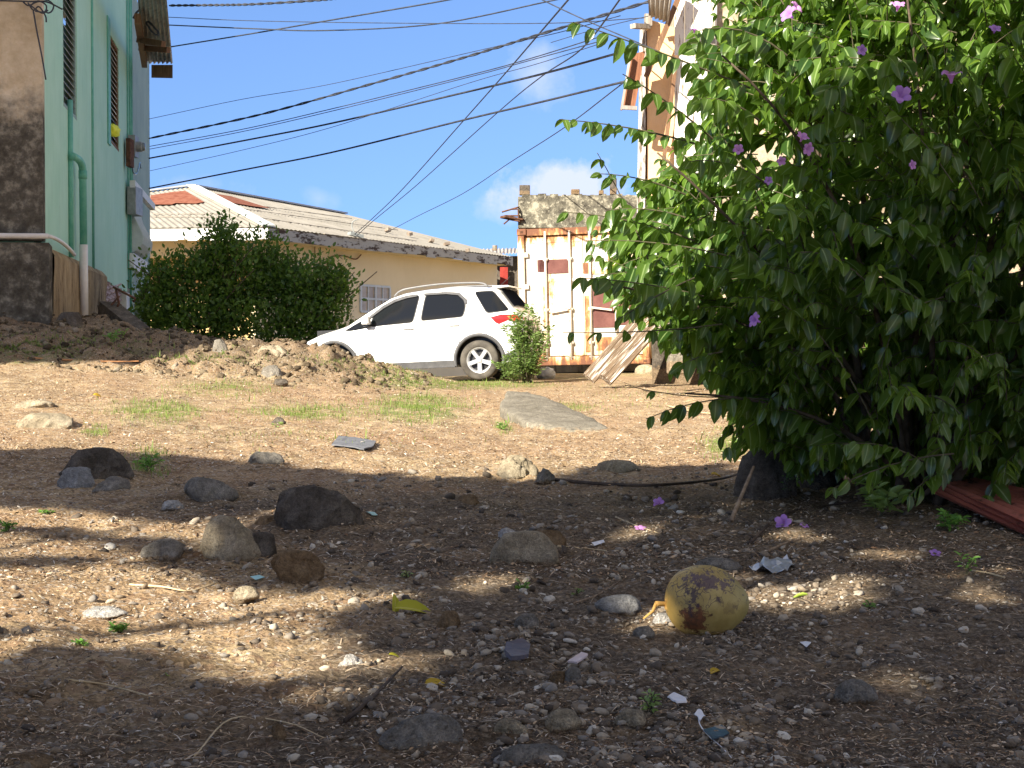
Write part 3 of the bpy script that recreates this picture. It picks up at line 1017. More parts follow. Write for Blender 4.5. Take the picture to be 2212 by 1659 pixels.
# ---------------------------------------------------------------- materials for buildings
M_rustbar = simple('rust_bar', (.06, .03, .02), (.16, .08, .05), 12, .9, .2)
def paintwall(name, c1, c2, stain, stain_amt=.5, scale=1.2, streak=8, rough=.85):
    t = NT(name)
    c = t.ramp(t.noise(scale, 6, .6), [(.35, c1), (.65, c2)])
    s = t.noise(streak, 7, .7, (1, 1, .12))
    c = t.mix(t.ramp(s, [(.50, 0), (.72, stain_amt)]), c, stain)
    c = t.mix(t.ramp(t.noise(5, 8, .75), [(.60, 0), (.70, stain_amt)]), c, stain)
    t.bump(t.noise(35, 6, .65), .35, .01)
    return t.fin(c, rough, .25)


M_teal = paintwall('teal_paint', (.38, .645, .50), (.44, .69, .55), (.27, .48, .36), .35)
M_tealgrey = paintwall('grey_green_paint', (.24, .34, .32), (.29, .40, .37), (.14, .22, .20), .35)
M_tealtrim = simple('teal_trim', (.10, .36, .28), (.17, .46, .36), 6, .6, .4)
M_palewhite = simple('pale_paint', (.52, .56, .56), (.68, .71, .70), 5, .6, .4)
M_pvc = simple('pvc', (.62, .60, .58), (.74, .73, .71), 4, .45, .4, bump=0)
M_meter = simple('meter_grey', (.18, .20, .20), (.30, .32, .32), 9, .5, .5)


def mouldmat():
    t = NT('mouldy_render'); x = t.xyz('Object')
    base = t.ramp(t.noise(1.6, 8, .7), [(.35, (.42, .33, .21)), (.5, (.56, .46, .32)), (.66, (.70, .62, .48))])
    # black mould creeping up from the bottom and the left
    h = t.math('MULTIPLY_ADD', x[2], -.55, 2.35)
    h = t.math('ADD', h, t.math('MULTIPLY', x[0], -.16))
    h = t.math('ADD', h, t.math('MULTIPLY', t.noise(1.1, 8, .68), 1.9))
    m = t.ramp(t.math('MULTIPLY', h, .5), [(.50, 0), (.70, .93)])
    c = t.mix(m, base, t.ramp(t.noise(6, 7, .7), [(.38, (.020, .020, .018)), (.52, (.065, .062, .052)), (.66, (.21, .195, .155))]))
    c = t.mix(t.ramp(t.noise(.9, 5, .6, (3, 3, .35), 0, (4.2, 0, 1)), [(.70, 0), (.72, .8)]), c, (.60, .58, .53))
    t.bump(t.noise(12, 8, .7), .6, .03)
    return t.fin(c, .95, .1)


M_mould = mouldmat()


def barefound():
    t = NT('bare_concrete')
    c = t.ramp(t.noise(3, 9, .75, (1, 1, .35)), [(.34, (.10, .07, .04)), (.45, (.36, .27, .16)), (.6, (.50, .39, .24)), (.75, (.62, .53, .38))])
    c = t.mix(t.ramp(t.noise(9, 8, .75, (1, 1, .2)), [(.56, 0), (.64, .8)]), c, (.12, .08, .05))
    t.bump(t.noise(7, 9, .75, (1, 1, .4)), 1.0, .08)
    return t.fin(c, .95, .1)


M_bare = barefound()
M_glass = simple('dark_glass', (.03, .04, .05), (.06, .08, .09), 2, .12, .6, bump=0)
M_louvre = simple('louvre_glass', (.10, .13, .14), (.20, .24, .25), 3, .2, .6, bump=0)
M_wood_brown = simple('brown_board', (.13, .07, .04), (.24, .14, .08), 4, .8, .2, stretch=(8, 8, 1))
M_wood_grey = simple('weathered_wood', (.20, .17, .14), (.42, .38, .33), 4, .9, .15, bump=.8, bscale=14, stretch=(9, 9, .7))
M_zinc = simple('old_zinc', (.20, .17, .15), (.44, .41, .37), 3, .6, .4, stretch=(1, 1, .3))


def peeled(name, paint, wood, lo=.46, hi=.54, stretch=(4, 4, .6), scale=6, rust=None):
    t = NT(name)
    f = t.noise(scale, 9, .72, stretch)
    w = t.ramp(t.noise(10, 6, .6, stretch), [(.3, tuple(x * .5 for x in wood)), (.7, wood)])
    c = t.mix(t.ramp(f, [(lo, 0), (hi, 1)]), w, paint)
    if rust: c = t.mix(t.ramp(t.noise(3, 8, .7), [(.58, 0), (.7, .8)]), c, rust)
    t.bump(f, .6, .012)
    return t.fin(c, .8, .25)


M_peel = peeled('peeling_white', (.78, .75, .70), (.36, .26, .17), .40, .46)
M_peel2 = peeled('peeling_white_fascia', (.74, .74, .73), (.22, .17, .13), .36, .42, (1, 1, 3), 3)


def wallrects(t0, t1, z0, z1, holes):
    """rectangles of the strip left over round holes (t0, t1, z0, z1), holes ordered and apart"""
    out = []; cur = t0
    for a, b, c, d in holes:
        out.append((cur, a, z0, z1)); out.append((a, b, z0, c)); out.append((a, b, d, z1)); cur = b
    out.append((cur, t1, z0, z1))
    return out


# ---------------------------------------------------------------- the green house on the left
GX0, GY0 = (100 - 1106) / FPX * 22, 22.0
GU = Vector((-.153, 1, 0)); GUL = GU.length; GU = GU.normalized(); GN = Vector((GU.y, -GU.x, 0))


def G(t, z, out=0.0):
    """t metres (in depth) along the green wall, z up, out of the wall"""
    return Vector((GX0 - .153 * t, GY0 + t, z)) + GN * out


def gt(px, out=0.0):
    r = (1106 - px) / FPX
    return ((-GX0 - out) - GY0 * r) / (r - .153)


def GP(px, py, out=0.0):
    t = gt(px, out); return G(t, EYE - (py - 762) / FPX * (GY0 + t), out)


def gslab(mb, t0, t1, z0, z1, o0, o1):
    mb.hexa([G(t0, z0, o0), G(t0, z0, o1), G(t1, z0, o1), G(t1, z0, o0), G(t0, z1, o0), G(t0, z1, o1), G(t1, z1, o1), G(t1, z1, o0)])


def green_house():
    base = G(0, 1.0, -1)
    h = thing('green_house', 'two-storey mint green house with a mouldy concrete gable, at the left', 'house', base)
    zt = 9.3; tw = gt(288)
    w1 = (gt(141), gt(170), 4.82, 7.45); w2 = (gt(241), gt(260), 5.15, 7.35)
    mb = MB()
    for r in wallrects(0, tw, 2.50, zt, [w1, w2]): gslab(mb, *r, -.18, 0)
    # ragged bottom of the green render past the bare foundation
    tb = gt(222)
    n = 14
    for i in range(n):
        a = tb + (tw - tb) * i / n; b = tb + (tw - tb) * (i + 1) / n
        d = 2.12 + .30 * vnoise(np.array([i * .8]), np.array([3.3]), 5)[0] + (.12 if i > 10 else 0)
        gslab(mb, a, b, d, 2.50, -.10, 0)
    n = 22
    for i in range(n):
        a = tb * i / n; b = tb * (i + 1) / n
        d = 2.40 - .16 * math.sin(i * .9) ** 2 * (i > 2) - .1 * vnoise(np.array([i * .7]), np.array([1.0]), 6)[0]
        gslab(mb, a, b, d, 2.50, -.06, 0)
    mb.build('side_wall', M_teal, h, origin=base)
    # gable towards the camera, and the far walls
    mb = MB()
    q0, q1 = G(-.22, 0, .004), G(-.22, 0, -7.5)
    mb.hexa([q1 + Vector((0, 0, 2.5)), q0 + Vector((0, 0, 2.5)), q0 + GU * .2 + Vector((0, 0, 2.5)), q1 + GU * .2 + Vector((0, 0, 2.5)),
             q1 + Vector((0, 0, zt)), q0 + Vector((0, 0, zt)), q0 + GU * .2 + Vector((0, 0, zt)), q1 + GU * .2 + Vector((0, 0, zt))])
    for z in (0,):
        a = G(-.32, 0, .10); b = G(-.32, 0, -7.6)
        mb.hexa([b + Vector((0, 0, .6)), a + Vector((0, 0, .6)), a + GU * .3 + Vector((0, 0, .6)), b + GU * .3 + Vector((0, 0, .6)),
                 b + Vector((0, 0, 2.46)), a + Vector((0, 0, 2.46)), a + GU * .3 + Vector((0, 0, 2.42)), b + GU * .3 + Vector((0, 0, 2.42))])
    mb.build('gable_wall', M_mould, h, origin=base)
    # bare foundation under the side wall
    me = MB(); nx, nz = 46, 16; vs = []; fs = []
    t0, t1 = .18, gt(221)
    for i in range(nx + 1):
        for k in range(nz + 1):
            a = t0 + (t1 - t0) * i / nx; z = .7 + (2.43 - .7) * k / nz
            o = .07 + .05 * float(fbm(np.array([a * 2.2]), np.array([z * 1.3]), 15, 4)[0]) * 2
            vs.append(G(a, z, o if k < nz else .0))
    for i in range(nx):
        for k in range(nz):
            a = i * (nz + 1) + k; fs.append((a, a + nz + 1, a + nz + 2, a + 1))
    me.add(vs, fs)
    gslab(me, t0, t1, .7, 2.38, -.3, .0)
    me.build('foundation', M_bare, h, origin=base)
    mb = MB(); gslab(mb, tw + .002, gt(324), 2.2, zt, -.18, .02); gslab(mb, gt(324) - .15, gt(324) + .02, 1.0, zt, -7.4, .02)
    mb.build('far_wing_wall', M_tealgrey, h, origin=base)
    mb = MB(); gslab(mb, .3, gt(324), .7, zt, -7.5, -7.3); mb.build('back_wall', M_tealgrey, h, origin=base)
    mb = MB()
    mb.sheet(G(-.5, zt + .02, -.05), G(17, zt + .02, -.05), G(17, zt + .9, -7.6), G(-.5, zt + .9, -7.6), 60, .02)
    mb.build('roof', M_zinc, h, origin=base)
    # louvre windows
    for (a, b, c, d) in (w1, w2):
        f = MB()
        for q in ((a, a + .05, c, d), (b - .05, b, c, d)): gslab(f, *q, -.12, -.02)
        gslab(f, a + .05, b - .05, c, c + .06, -.14, .0); gslab(f, a + .05, b - .05, d - .06, d, -.12, -.02)
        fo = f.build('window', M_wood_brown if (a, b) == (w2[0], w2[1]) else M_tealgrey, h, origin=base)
        g = MB(); z = c + .08
        while z < d - .1:
            g.hexa([G(a + .05, z, -.03), G(b - .05, z, -.03), G(b - .05, z + .12, -.10), G(a + .05, z + .12, -.10),
                    G(a + .05, z + .006, -.025), G(b - .05, z + .006, -.025), G(b - .05, z + .126, -.095), G(a + .05, z + .126, -.095)])
            z += .115
        g.build('louvres', M_louvre, fo, origin=base)
        k = MB(); gslab(k, a, b, c, d, -.5, -.45); k.build('dark_room', M_glass, fo, origin=base)
    # raised strip beside window 2
    mb = MB(); gslab(mb, gt(234.5), gt(239.5), 5.05, 7.6, .002, .03); mb.build('shutter_strip', M_tealtrim, h, origin=base)
    # battens and conduits
    for px, w, o, z0, z1 in ((202.5, .06, .012, 2.3, zt), (154.5, .10, .03, 2.42, 5.0), (279, .04, .03, 2.3, zt), (284, .05, .05, 1.7, zt), (287.5, .04, .06, 1.5, zt)):
        mb = MB(); t = gt(px, o); mb.tube([G(t, z0, o), G(t, z1, o)], w / 2, 8); mb.build('conduit', M_tealtrim, h, True, origin=base)
    # waste pipe: teal above, bare white pvc below
    a, b = GP(158, 338, .07), GP(170, 343, .10); c = GP(181, 372, .14); d = GP(181.5, 535, .14); e = GP(182, 705, .14)
    mb = MB(); mb.tube([a] + bez(a.lerp(b, .6), Vector((c.x, c.y, a.z + .02)), c, 6) + [d], .062, 14)
    mb.tube([c + Vector((0, 0, .02)), c + Vector((0, 0, -.12))], .072, 14)
    mb.build('waste_pipe', M_tealtrim, h, True, origin=base)
    mb = MB(); mb.tube([d + Vector((0, 0, .05)), e], .07, 14); mb.build('pipe_foot', M_pvc, h, True, origin=base)
    mb = MB(); q = GP(112, 512, .12); q2 = q - GN * 7
    mb.tube([q2 + Vector((0, -.14, -.02)), q + Vector((0, -.14, 0))], .04, 10)
    mb.tube(bez(q + Vector((0, -.14, 0)), q + Vector((.12, .1, -.02)), G(2.3, 2.46, .10), 8), .03, 8)
    mb.build('water_pipe', M_pvc, h, True, origin=base)
    # electric meter, its box and the fuse box below
    mb = MB(); c = GP(283, 332, .12); mb.box(c, (.10, .34, .62)); mb.build('meter_backboard', M_rustbar, h, origin=base, bevel=.008)
    c = GP(300, 318, .25) ; rot = Matrix.Translation(c) @ GN.to_track_quat('Z', 'Y').to_matrix().to_4x4()
    mb = MB(); mb.box(c - GN * .10, (.16, .34, .48)); mb.lathe([(0, .10), (.10, .10), (.115, .08), (.115, -.04)], 20, rot)
    mt = mb.build('electric_meter', M_meter, h, origin=base)
    mb = MB(); mb.lathe([(0, .165), (.075, .16), (.095, .13), (.095, .10)], 20, rot); mb.build('meter_dial', M_louvre, mt, True, origin=base)
    mb = MB(); c = GP(293, 436, .18); mb.box(c, (.20, .62, .62)); mb.build('fuse_box', M_meter, h, origin=base, bevel=.01)
    mb = MB(); s = GP(288, 350, .12)
    mb.tube(poly3([s, GP(289, 372, .2), GP(296, 376, .24), GP(301, 362, .24), GP(304, 352, .2), GP(306, 364, .24)], 6), .014, 5)
    mb.build('loose_wire', M_glass, h, True, origin=base)
    # balcony of the far wing
    mb = MB(); a, b = GP(288, 398, .16), GP(331, 448, .25)
    mb.beam(a, b, .12, .16); mb.build('balcony_rail', M_palewhite, h, origin=base)
    mb = MB(); ta, tb2 = gt(289, .1), gt(318, .2)
    prof = [(0.02, 4.35), (.05, 4.2), (.12, 3.95), (.24, 3.70), (.32, 3.5), (.30, 3.33), (.16, 3.18), (.02, 3.12)]
    n = 40; vs = []; fs = []
    for i in range(n * 4 + 1):
        tt = ta + (tb2 - ta) * i / (n * 4)
        for o, z in prof: vs.append(G(tt, z, o * (1 + .05 * math.sin(i * math.pi / 2)) + .008 * math.sin(i * math.pi / 2)))
    m = len(prof)
    for i in range(n * 4):
        for k in range(m - 1): fs.append((i * m + k, (i + 1) * m + k, (i + 1) * m + k + 1, i * m + k + 1))
    fs.append(tuple(range(m))); fs.append(tuple(n * 4 * m + k for k in range(m)))
    mb.add(vs, fs); mb.build('balcony_front', simple('balcony_paint', (.42, .50, .50), (.55, .62, .62), 6, .6), h, origin=base)
    mb = MB(); gslab(mb, gt(286, .1), gt(316, .1), 2.75, 3.1, -.3, .14); gslab(mb, gt(289, .1), gt(294, .1), .9, 2.75, -.3, .06)
    mb.build('balcony_slab', M_palewhite, h, origin=base)
    mb = MB(); gslab(mb, gt(277, .05), gt(286, .05), .9, 2.2, -.2, .02); mb.build('corner_pillar', M_palewhite, h, origin=base)
    # tin canopy
    nr, nl = P(356, -45, 26.5), P(294, -45, 27.5); fr, fl = P(373, 136, 33.8), P(309, 136, 34.6)
    mb = MB(); mb.sheet(nr, nl, fl, fr, 7, .03, m=3); mb.build('tin_canopy', M_zinc, h, True, origin=base)
    mb = MB()
    for ya, yb, xa, xb in ((88, 94, 299, 353), (168, 178, 303, 366)):
        d = 26.5 + (ya + 45) / 181 * 7.3
    mb.beam(P(299, 86, 31.2), P(353, 95, 30.6), .10, .12); mb.beam(P(303, 172 - 68, 32.4), P(364, 176 - 68, 31.8), .10, .12)
    mb.beam(P(297, 40, 29.5), P(312, 137, 34.3), .12, .2); mb.build('rafter', M_wood_brown, h, origin=base)
    mb = MB(); mb.hexa([P(327, 168, 33.9), P(373, 169, 33.7), P(373, 169, 34.0), P(327, 168, 34.2), P(327, 140, 33.9), P(373, 140, 33.7), P(373, 140, 34.0), P(327, 140, 34.2)])
    mb.build('fascia', M_wood_brown, h, origin=base)


green_house()
mb = MB(); c = GP(249, 284, .06)
v, f = ico(3); v = np.array([p * (1 + .25 * mnoise.noise(Vector(p * 2.2))) for p in v]) * [.10, .30, .13]
o = np_mesh('cloth', v, f, simple('yellow_cloth', (.72, .78, .03), (.82, .86, .08), 3, .7), None, True); o.location = c
props(o, 'bright yellow cloth bundled in the foot of the louvre window', 'cloth')

# leaning rubble against the green house: beam stump, sheet, bars
mb = MB(); mb.beam(P(232, 668, 23.6), P(318, 738, 22.4), .30, .26); mb.beam(P(222, 676, 23.5), P(250, 668, 23.7), .2, .25)
o = mb.build('concrete_beam', RM['dark'], None, origin=P(250, 690, 23)); o.location = P(250, 690, 23)
props(o, 'dark broken concrete beam leaning on the earth bank by the green house', 'beam')
mb = MB(); a, b = GP(222, 612, -.03), GP(262, 600, -.03); c, d = GP(262, 680, .1), GP(222, 700, .1)
mb.sheet(a, d, c, b, 7, .025, m=6)
o = mb.build('rusty_sheet', peeled('rusty_pale_sheet', (.46, .38, .36), (.25, .12, .08), .42, .55, (1, 1, 1), 3), None, True, origin=a); o.location = a
props(o, 'rusty pale corrugated sheet closing the gap under the green wall', 'metal sheet')
mb = MB()
mb.tube([P(245, 620, 23.5), P(292, 645, 23.3), P(287, 652, 23.3)], .02, 6)
mb.tube([P(250, 624, 23.5), P(257, 655, 23.4), P(253, 664, 23.4)], .02, 6); mb.tube([P(257, 640, 23.5), P(240, 660, 23.4), P(240, 672, 23.4)], .018, 6)
o = mb.build('steel_bar', M_rustbar, None, True, origin=P(245, 620, 23.5)); o.location = P(245, 620, 23.5)
props(o, 'bent rusty reinforcing bars sticking out of the broken beam', 'steel bar')


# ---------------------------------------------------------------- the yellow house
def onplane(px, py, p0, n):
    a = Vector((0, 0, EYE)); dv = (P(px, py, 10) - a)
    return a + dv * ((p0 - a).dot(n) / dv.dot(n))


M_cream = paintwall('cream_paint', (.78, .66, .43), (.84, .72, .49), (.70, .58, .38), .25, .6, 14)
M_orange = simple('orange_paint', (.62, .44, .20), (.68, .50, .25), 2)
M_roof = simple('sheet_roof', (.21, .195, .165), (.29, .27, .235), 1.3, .7, .3, bump=0, stretch=(1, 1, 1))


def yellow_house():
    C = P(580, 490, 47); ez = C.z
    Bf = P(1108, 555, (ez - EYE) * FPX / 207); AL = P(60, 488, 47.7); AL.z = ez
    apex = P(415, 403, 53.7); rz = apex.z; RE = P(745, 463, (rz - EYE) * FPX / 299); RL = P(60, 447, 52)
    RL.z = min(RL.z, rz + .0)
    base = Vector((C.x, C.y, 0))
    h = thing('yellow_house', 'low yellow house with a big rusting corrugated hip roof, beyond the shrub', 'house', base)
    roof = MB(); roof.sheet(AL, C, apex, RL, 34, .013, thick=.01); roof.sheet(C, Bf, RE, apex, 72, .013, thick=.01)
    back = RE + Vector((-9, 3, -1.5)); back2 = RL + Vector((-2, 12, -1.8))
    roof.add([apex - Vector((0, 0, .01)), RE - Vector((0, 0, .01)), back, back2, RL - Vector((0, 0, .01))], [(0, 1, 2, 3), (0, 3, 4)])
    roof.add([RE - Vector((0, 0, .01)), Bf, Bf + Vector((-9, 4, 0)), back], [(0, 1, 2, 3)])
    ro = roof.build('roof', M_roof, h, origin=base)
    mb = MB(); up = Vector((0, 0, .05))
    mb.beam(C + up, apex + up, .42, .05); mb.build('hip_cap', M_palewhite, ro, origin=base)
    mb = MB(); mb.beam(apex + up, RE + up, .30, .06); mb.beam(apex + up, RL + up, .3, .06)
    mb.build('ridge_cap', simple('ridge_zinc', (.30, .32, .36), (.42, .44, .47), 3, .5, .4), ro, origin=base)
    nA = (C - AL).cross(apex - AL).normalized(); nB = (Bf - C).cross(apex - C).normalized()
    M_rustroof = simple('rusted_roof', (.15, .045, .028), (.24, .10, .065), 5, .9, .1, lo=.3, hi=.6)
    for n_, p0, pts in ((nA, C, [(325, 422), (375, 414), (400, 412), (441, 436), (425, 439), (380, 438), (372, 441), (325, 441)]),
                        (nB, C, [(446, 415), (500, 424), (565, 444), (585, 450), (552, 446), (490, 436)])):
        if n_.z < 0: n_ = -n_
        q = [onplane(x, y, p0 + n_ * .035, n_) for x, y in pts]
        mb = MB(); c = sum(q, Vector()) / len(q); k = len(q)
        mb.add([c] + q + [c - n_ * .01] + [p - n_ * .01 for p in q], [(0, 1 + i, 1 + (i + 1) % k) for i in range(k)] + [(1 + i, 1 + (i + 1) % k, k + 2 + (i + 1) % k, k + 2 + i) for i in range(k)])
        mb.build('rust_patch', M_rustroof, ro, origin=base)
    # loose scraps lying on the roof, and rows of lifted laps
    rr = random.Random(5)
    for (n_, rows) in ((nA, [(330, 462, 475, 462), (330, 468, 480, 469)]), (nB, [(560, 470, 900, 520), (520, 450, 860, 497), (470, 432, 760, 472), (700, 505, 1010, 545)])):
        if n_.z < 0: n_ = -n_
        for xa, ya, xb, yb in rows:
            mb = MB(); p = None
            for i in range(40):
                u = i / 39; q = onplane(xa + (xb - xa) * u, ya + (yb - ya) * u, C + n_ * .018, n_)
                if p is not None:
                    w = rr.choice((.01, .015, .05)); mb.beam(p, q, w, .012 + .02 * rr.random(), n_)
                p = q
            mb.build('sheet_lap', simple('lap_edge', (.22, .19, .155), (.34, .30, .25), 9), ro, origin=base)
    for px, py in ((885, 505), (932, 520), (965, 527), (1010, 540), (838, 497)):
        q = onplane(px, py, C + nB * (.06 if nB.z > 0 else -.06), nB); mb = MB(); mb.box(q, (.22, .15, .12), (.3, .2, px))
        mb.build('loose_brick', simple('roof_dirt', (.16, .12, .09), (.3, .25, .2), 6), ro, origin=base)
    # fascia boards
    dn = Vector((0, 0, -1))
    def fas(a, b, hgt, name, m):
        mb = MB(); t = (b - a).normalized(); out = Vector((t.y, -t.x, 0)); n = 24
        for i in range(n):
            p, q = a.lerp(b, i / n), a.lerp(b, (i + 1) / n)
            hh = hgt * (1 - .22 * rr.random() * (rr.random() < .5)); 
            mb.hexa([p + dn * hh, q + dn * hh, q + dn * hh - out * .04, p + dn * hh - out * .04, p + dn * .04, q + dn * .04, q + dn * .04 - out * .04, p + dn * .04 - out * .04])
        mb.build(name, m, h, origin=base)
    dB = (Bf - C).normalized(); dA = (AL - C).normalized()
    dB.z = 0; nBo = Vector((dB.y, -dB.x, 0)); nAo = Vector((-dA.y, dA.x, 0)).normalized()
    fas(AL, C, .42, 'fascia', M_peel2); fas(C, Bf, .40, 'fascia', peeled('rotting_shaded_fascia', (.42, .41, .38), (.09, .06, .045), .43, .49, (1, 1, 3), 1.6))  # side fascia: paint greyed to stand for its shade, over rotten wood
    ins = .75
    c0 = C - nBo * ins - nAo * ins; b0 = Bf - nBo * ins; a0 = AL - nAo * ins
    zf = ez - .36; zb = -.6
    V = lambda p, z: Vector((p.x, p.y, z))
    mb = MB(); mb.hexa([V(c0, zb), V(b0, zb), V(b0 - nBo * .2, zb), V(c0 - nBo * .2, zb), V(c0, zf), V(b0, zf), V(b0 - nBo * .2, zf), V(c0 - nBo * .2, zf)])
    mb.build('side_wall', M_cream, h, origin=base)
    mb = MB(); zc = EYE + 207 / FPX * 47.8
    mb.hexa([V(a0, zc), V(c0, zc), V(c0 - nAo * .2, zc), V(a0 - nAo * .2, zc), V(a0, zf), V(c0, zf), V(c0 - nAo * .2, zf), V(a0 - nAo * .2, zf)])
    mb.build('front_wall', M_cream, h, origin=base)
    mb = MB(); r = -nAo * 1.6
    mb.hexa([V(a0 + r, zb), V(c0 + r, zb), V(c0 + r - nAo * .2, zb), V(a0 + r - nAo * .2, zb), V(a0 + r, zc + .1), V(c0 + r, zc + .1), V(c0 + r - nAo * .2, zc + .1), V(a0 + r - nAo * .2, zc + .1)])
    mb.build('porch_wall', M_orange, h, origin=base)
    mb = MB(); mb.add([V(AL, zf), V(C, zf), V(c0, zf), V(a0, zf), V(Bf, zf), V(b0, zf)], [(0, 1, 2, 3), (1, 4, 5, 2)])
    mb.build('soffit', M_cream, h, origin=base)
    # small paned window in the side wall
    tW = V(b0, 0) - V(c0, 0); tW.normalize(); nBo = Vector((tW.y, -tW.x, 0))
    q = [onplane(x, y, V(c0, 1) + nBo * .03, nBo) for x, y in ((779, 673), (842, 668), (842, 622), (779, 616))]
    bl, br, tr, tl = q; up = Vector((0, 0, 1)); tr = V(br, tl.z); br = V(br, bl.z)
    f = MB(); hz = tl.z - bl.z
    for u in (0, .5, 1): f.beam(bl.lerp(br, u), tl.lerp(tr, u), .10, .06, nBo)
    for u in (.25, .75): f.beam(bl.lerp(br, u), tl.lerp(tr, u), .05, .04, nBo)
    for v_ in (0, .5, 1): f.beam(bl.lerp(tl, v_), br.lerp(tr, v_), .05, .08, up)
    fo = f.build('window', simple('window_frame', (.5, .55, .58), (.62, .66, .68), 4, .5), h, origin=base)
    g = MB(); i_ = -nBo * .02
    g.hexa([bl + i_, br + i_, br + i_ * 1.5, bl + i_ * 1.5, tl + i_, tr + i_, tr + i_ * 1.5, tl + i_ * 1.5])
    g.build('pane', simple('curtain_glass', (.34, .27, .20), (.52, .44, .33), 2, .3, .6, bump=0), fo, origin=base)
    mb = MB(); w = V(c0, 1) + nBo * .06
    pts = [onplane(x, y, w, nBo) for x, y in ((705, 625), (707, 580), (709, 560), (722, 553), (745, 553), (768, 560), (780, 550))]
    mb.tube(poly3(pts, 5), .022, 8)
    for xx in (680, 692): mb.tube([onplane(xx, 525, w, nBo), onplane(xx, 585, w, nBo)], .018, 5)
    mb.build('conduit', M_wood_brown, h, True, origin=base)
    # cable bracket on the roof
    mb = MB(); n_ = nB if nB.z > 0 else -nB
    p = onplane(768, 508, C + n_ * .05, n_)
    mb.box(p, (.5, .3, .12), (0, .2, .5)); mb.tube(bez(p, p + Vector((-.3, 0, .5)), p + Vector((.1, 0, .55)), 6), .02, 5)
    mb.build('cable_bracket', M_meter, ro, origin=base)


yellow_house()

# small dark shed between the yellow house and the container
def shed():
    base = P(1095, 700, 65)
    h = thing('shed', 'small dark tin-roofed shed with a red door between yellow house and container', 'shed', base)
    a, b = P(1079, 556, 64), P(1140, 552, 64)
    mb = MB(); mb.box(((a.x + b.x) / 2 - .5, 66.3, 2.3), (b.x - a.x + 1.0, 4, 5.5)); mb.build('wall', RM['dark'], h, origin=base)
    mb = MB(); mb.sheet(P(1040, 549, 63.4), P(1145, 545, 63.4), P(1150, 535, 69), P(1035, 538, 69), 14, .03, thick=.02)
    mb.build('roof', M_zinc, h, origin=base)
    mb = MB(); mb.hexa([P(1080, 660, 63.95), P(1097, 660, 63.95), P(1097, 660, 64.05), P(1080, 660, 64.05), P(1080, 577, 63.95), P(1097, 577, 63.95), P(1097, 577, 64.05), P(1080, 577, 64.05)])
    mb.build('door', simple('red_door', (.20, .018, .014), (.32, .04, .03), 3), h, origin=base)
    mb = MB(); mb.tube([P(1069, 541, 64), P(1069, 530, 64)], .11, 8); mb.build('vent', RM['concrete'], h, origin=base)


shed()


# ---------------------------------------------------------------- concrete building behind the container
def concrete_building():
    Y = 34.6
    base = P(1117, 780, Y)
    h = thing('concrete_building', 'unfinished lichen-spotted concrete building rising behind the rusty container', 'building', base)
    a, b = P(1119, 418, Y), P(1640, 418, Y)
    t = NT('lichen_concrete')
    c = t.ramp(t.noise(3.5, 9, .75), [(.40, (.06, .055, .045)), (.52, (.15, .14, .11)), (.62, (.38, .35, .27))])
    c = t.mix(t.ramp(t.noise(9, 6, .7), [(.54, 0), (.62, .7)]), c, (.46, .43, .34)); t.bump(t.noise(9, 8, .7), .8, .03)
    M = t.fin(c, .95, .1)
    vs = MB(); n = 60; zt = a.z; zb = P(0, 492, Y).z
    # parapet with a crumbling top
    rr = random.Random(3)
    for i in range(n):
        x0 = a.x + (b.x - a.x) * i / n; x1 = a.x + (b.x - a.x) * (i + 1) / n
        z = zt - rr.uniform(0, .05) - (.06 if i == 0 else 0)
        vs.hexa([(x0, Y, zb), (x1, Y, zb), (x1, Y + .25, zb), (x0, Y + .25, zb), (x0, Y, z), (x1, Y, z), (x1, Y + .25, z), (x0, Y + .25, z)])
    vs.build('parapet', M, h, origin=base)
    mb = MB(); mb.box(((a.x + b.x) / 2, Y + 2.8, (zb + .3) / 2), (b.x - a.x - .02, 5.5, zb - .3)); mb.build('wall', M_bare, h, origin=base)
    for x0, x1, y0, y1, m in ((1122, 1145, 400, 421, 'dark'), (1234, 1252, 409, 420, 'brown'), (1294, 1304, 411, 420, 'brown'), (1318, 1332, 385, 420, 'dark')):
        mb = MB(); p, q = P(x0, y1, Y + .06), P(x1, y0, Y + .06); mb.box(((p.x + q.x) / 2, Y + .12, (p.z + q.z) / 2), (q.x - p.x, .2, q.z - p.z))
        mb.build('column_stub', RM[m], h, bevel=.01, origin=base)
    mb = MB()
    for p in ([(1084, 458), (1118, 448)], [(1090, 466), (1120, 466)], [(1088, 484), (1100, 474), (1122, 478)], [(1104, 452), (1119, 452), (1120, 470)], [(1094, 470), (1128, 474)]):
        mb.tube([P(x, y, Y - .1) for x, y in p] + [P(p[-1][0] + 6, p[-1][1], Y + .15)], .02, 5)
    mb.beam(P(1086, 468, Y - .1), P(1126, 476, Y + .1), .3, .05)
    mb.build('reinforcing_bars', M_rustbar, h, origin=base)


concrete_building()


# ---------------------------------------------------------------- rusty container
def rustpaint(name, paint, amt=.5, top=2.5, edge=True):
    t = NT(name); x = t.xyz()
    f = t.noise(2.2, 9, .72, (1.6, 1.6, .22)); f2 = t.noise(7, 8, .75, (1, 1, .5))
    g = t.math('ADD', t.math('MULTIPLY', f, .7), t.math('MULTIPLY', f2, .3))
    if edge:
        e1 = t.math('MULTIPLY', t.math('SUBTRACT', x[2], top - .35, clamp=True), .45)
        e2 = t.math('MULTIPLY', t.math('SUBTRACT', .38, x[2], clamp=True), .50)
        g = t.math('ADD', g, t.math('ADD', e1, e2))
    c = t.ramp(g, [(amt - .03, paint), (amt + .02, (.66, .48, .30)), (amt + .06, (.38, .17, .06)), (amt + .12, (.15, .06, .03))])
    t.bump(f2, .5, .01)
    return t.fin(c, .7, .35)


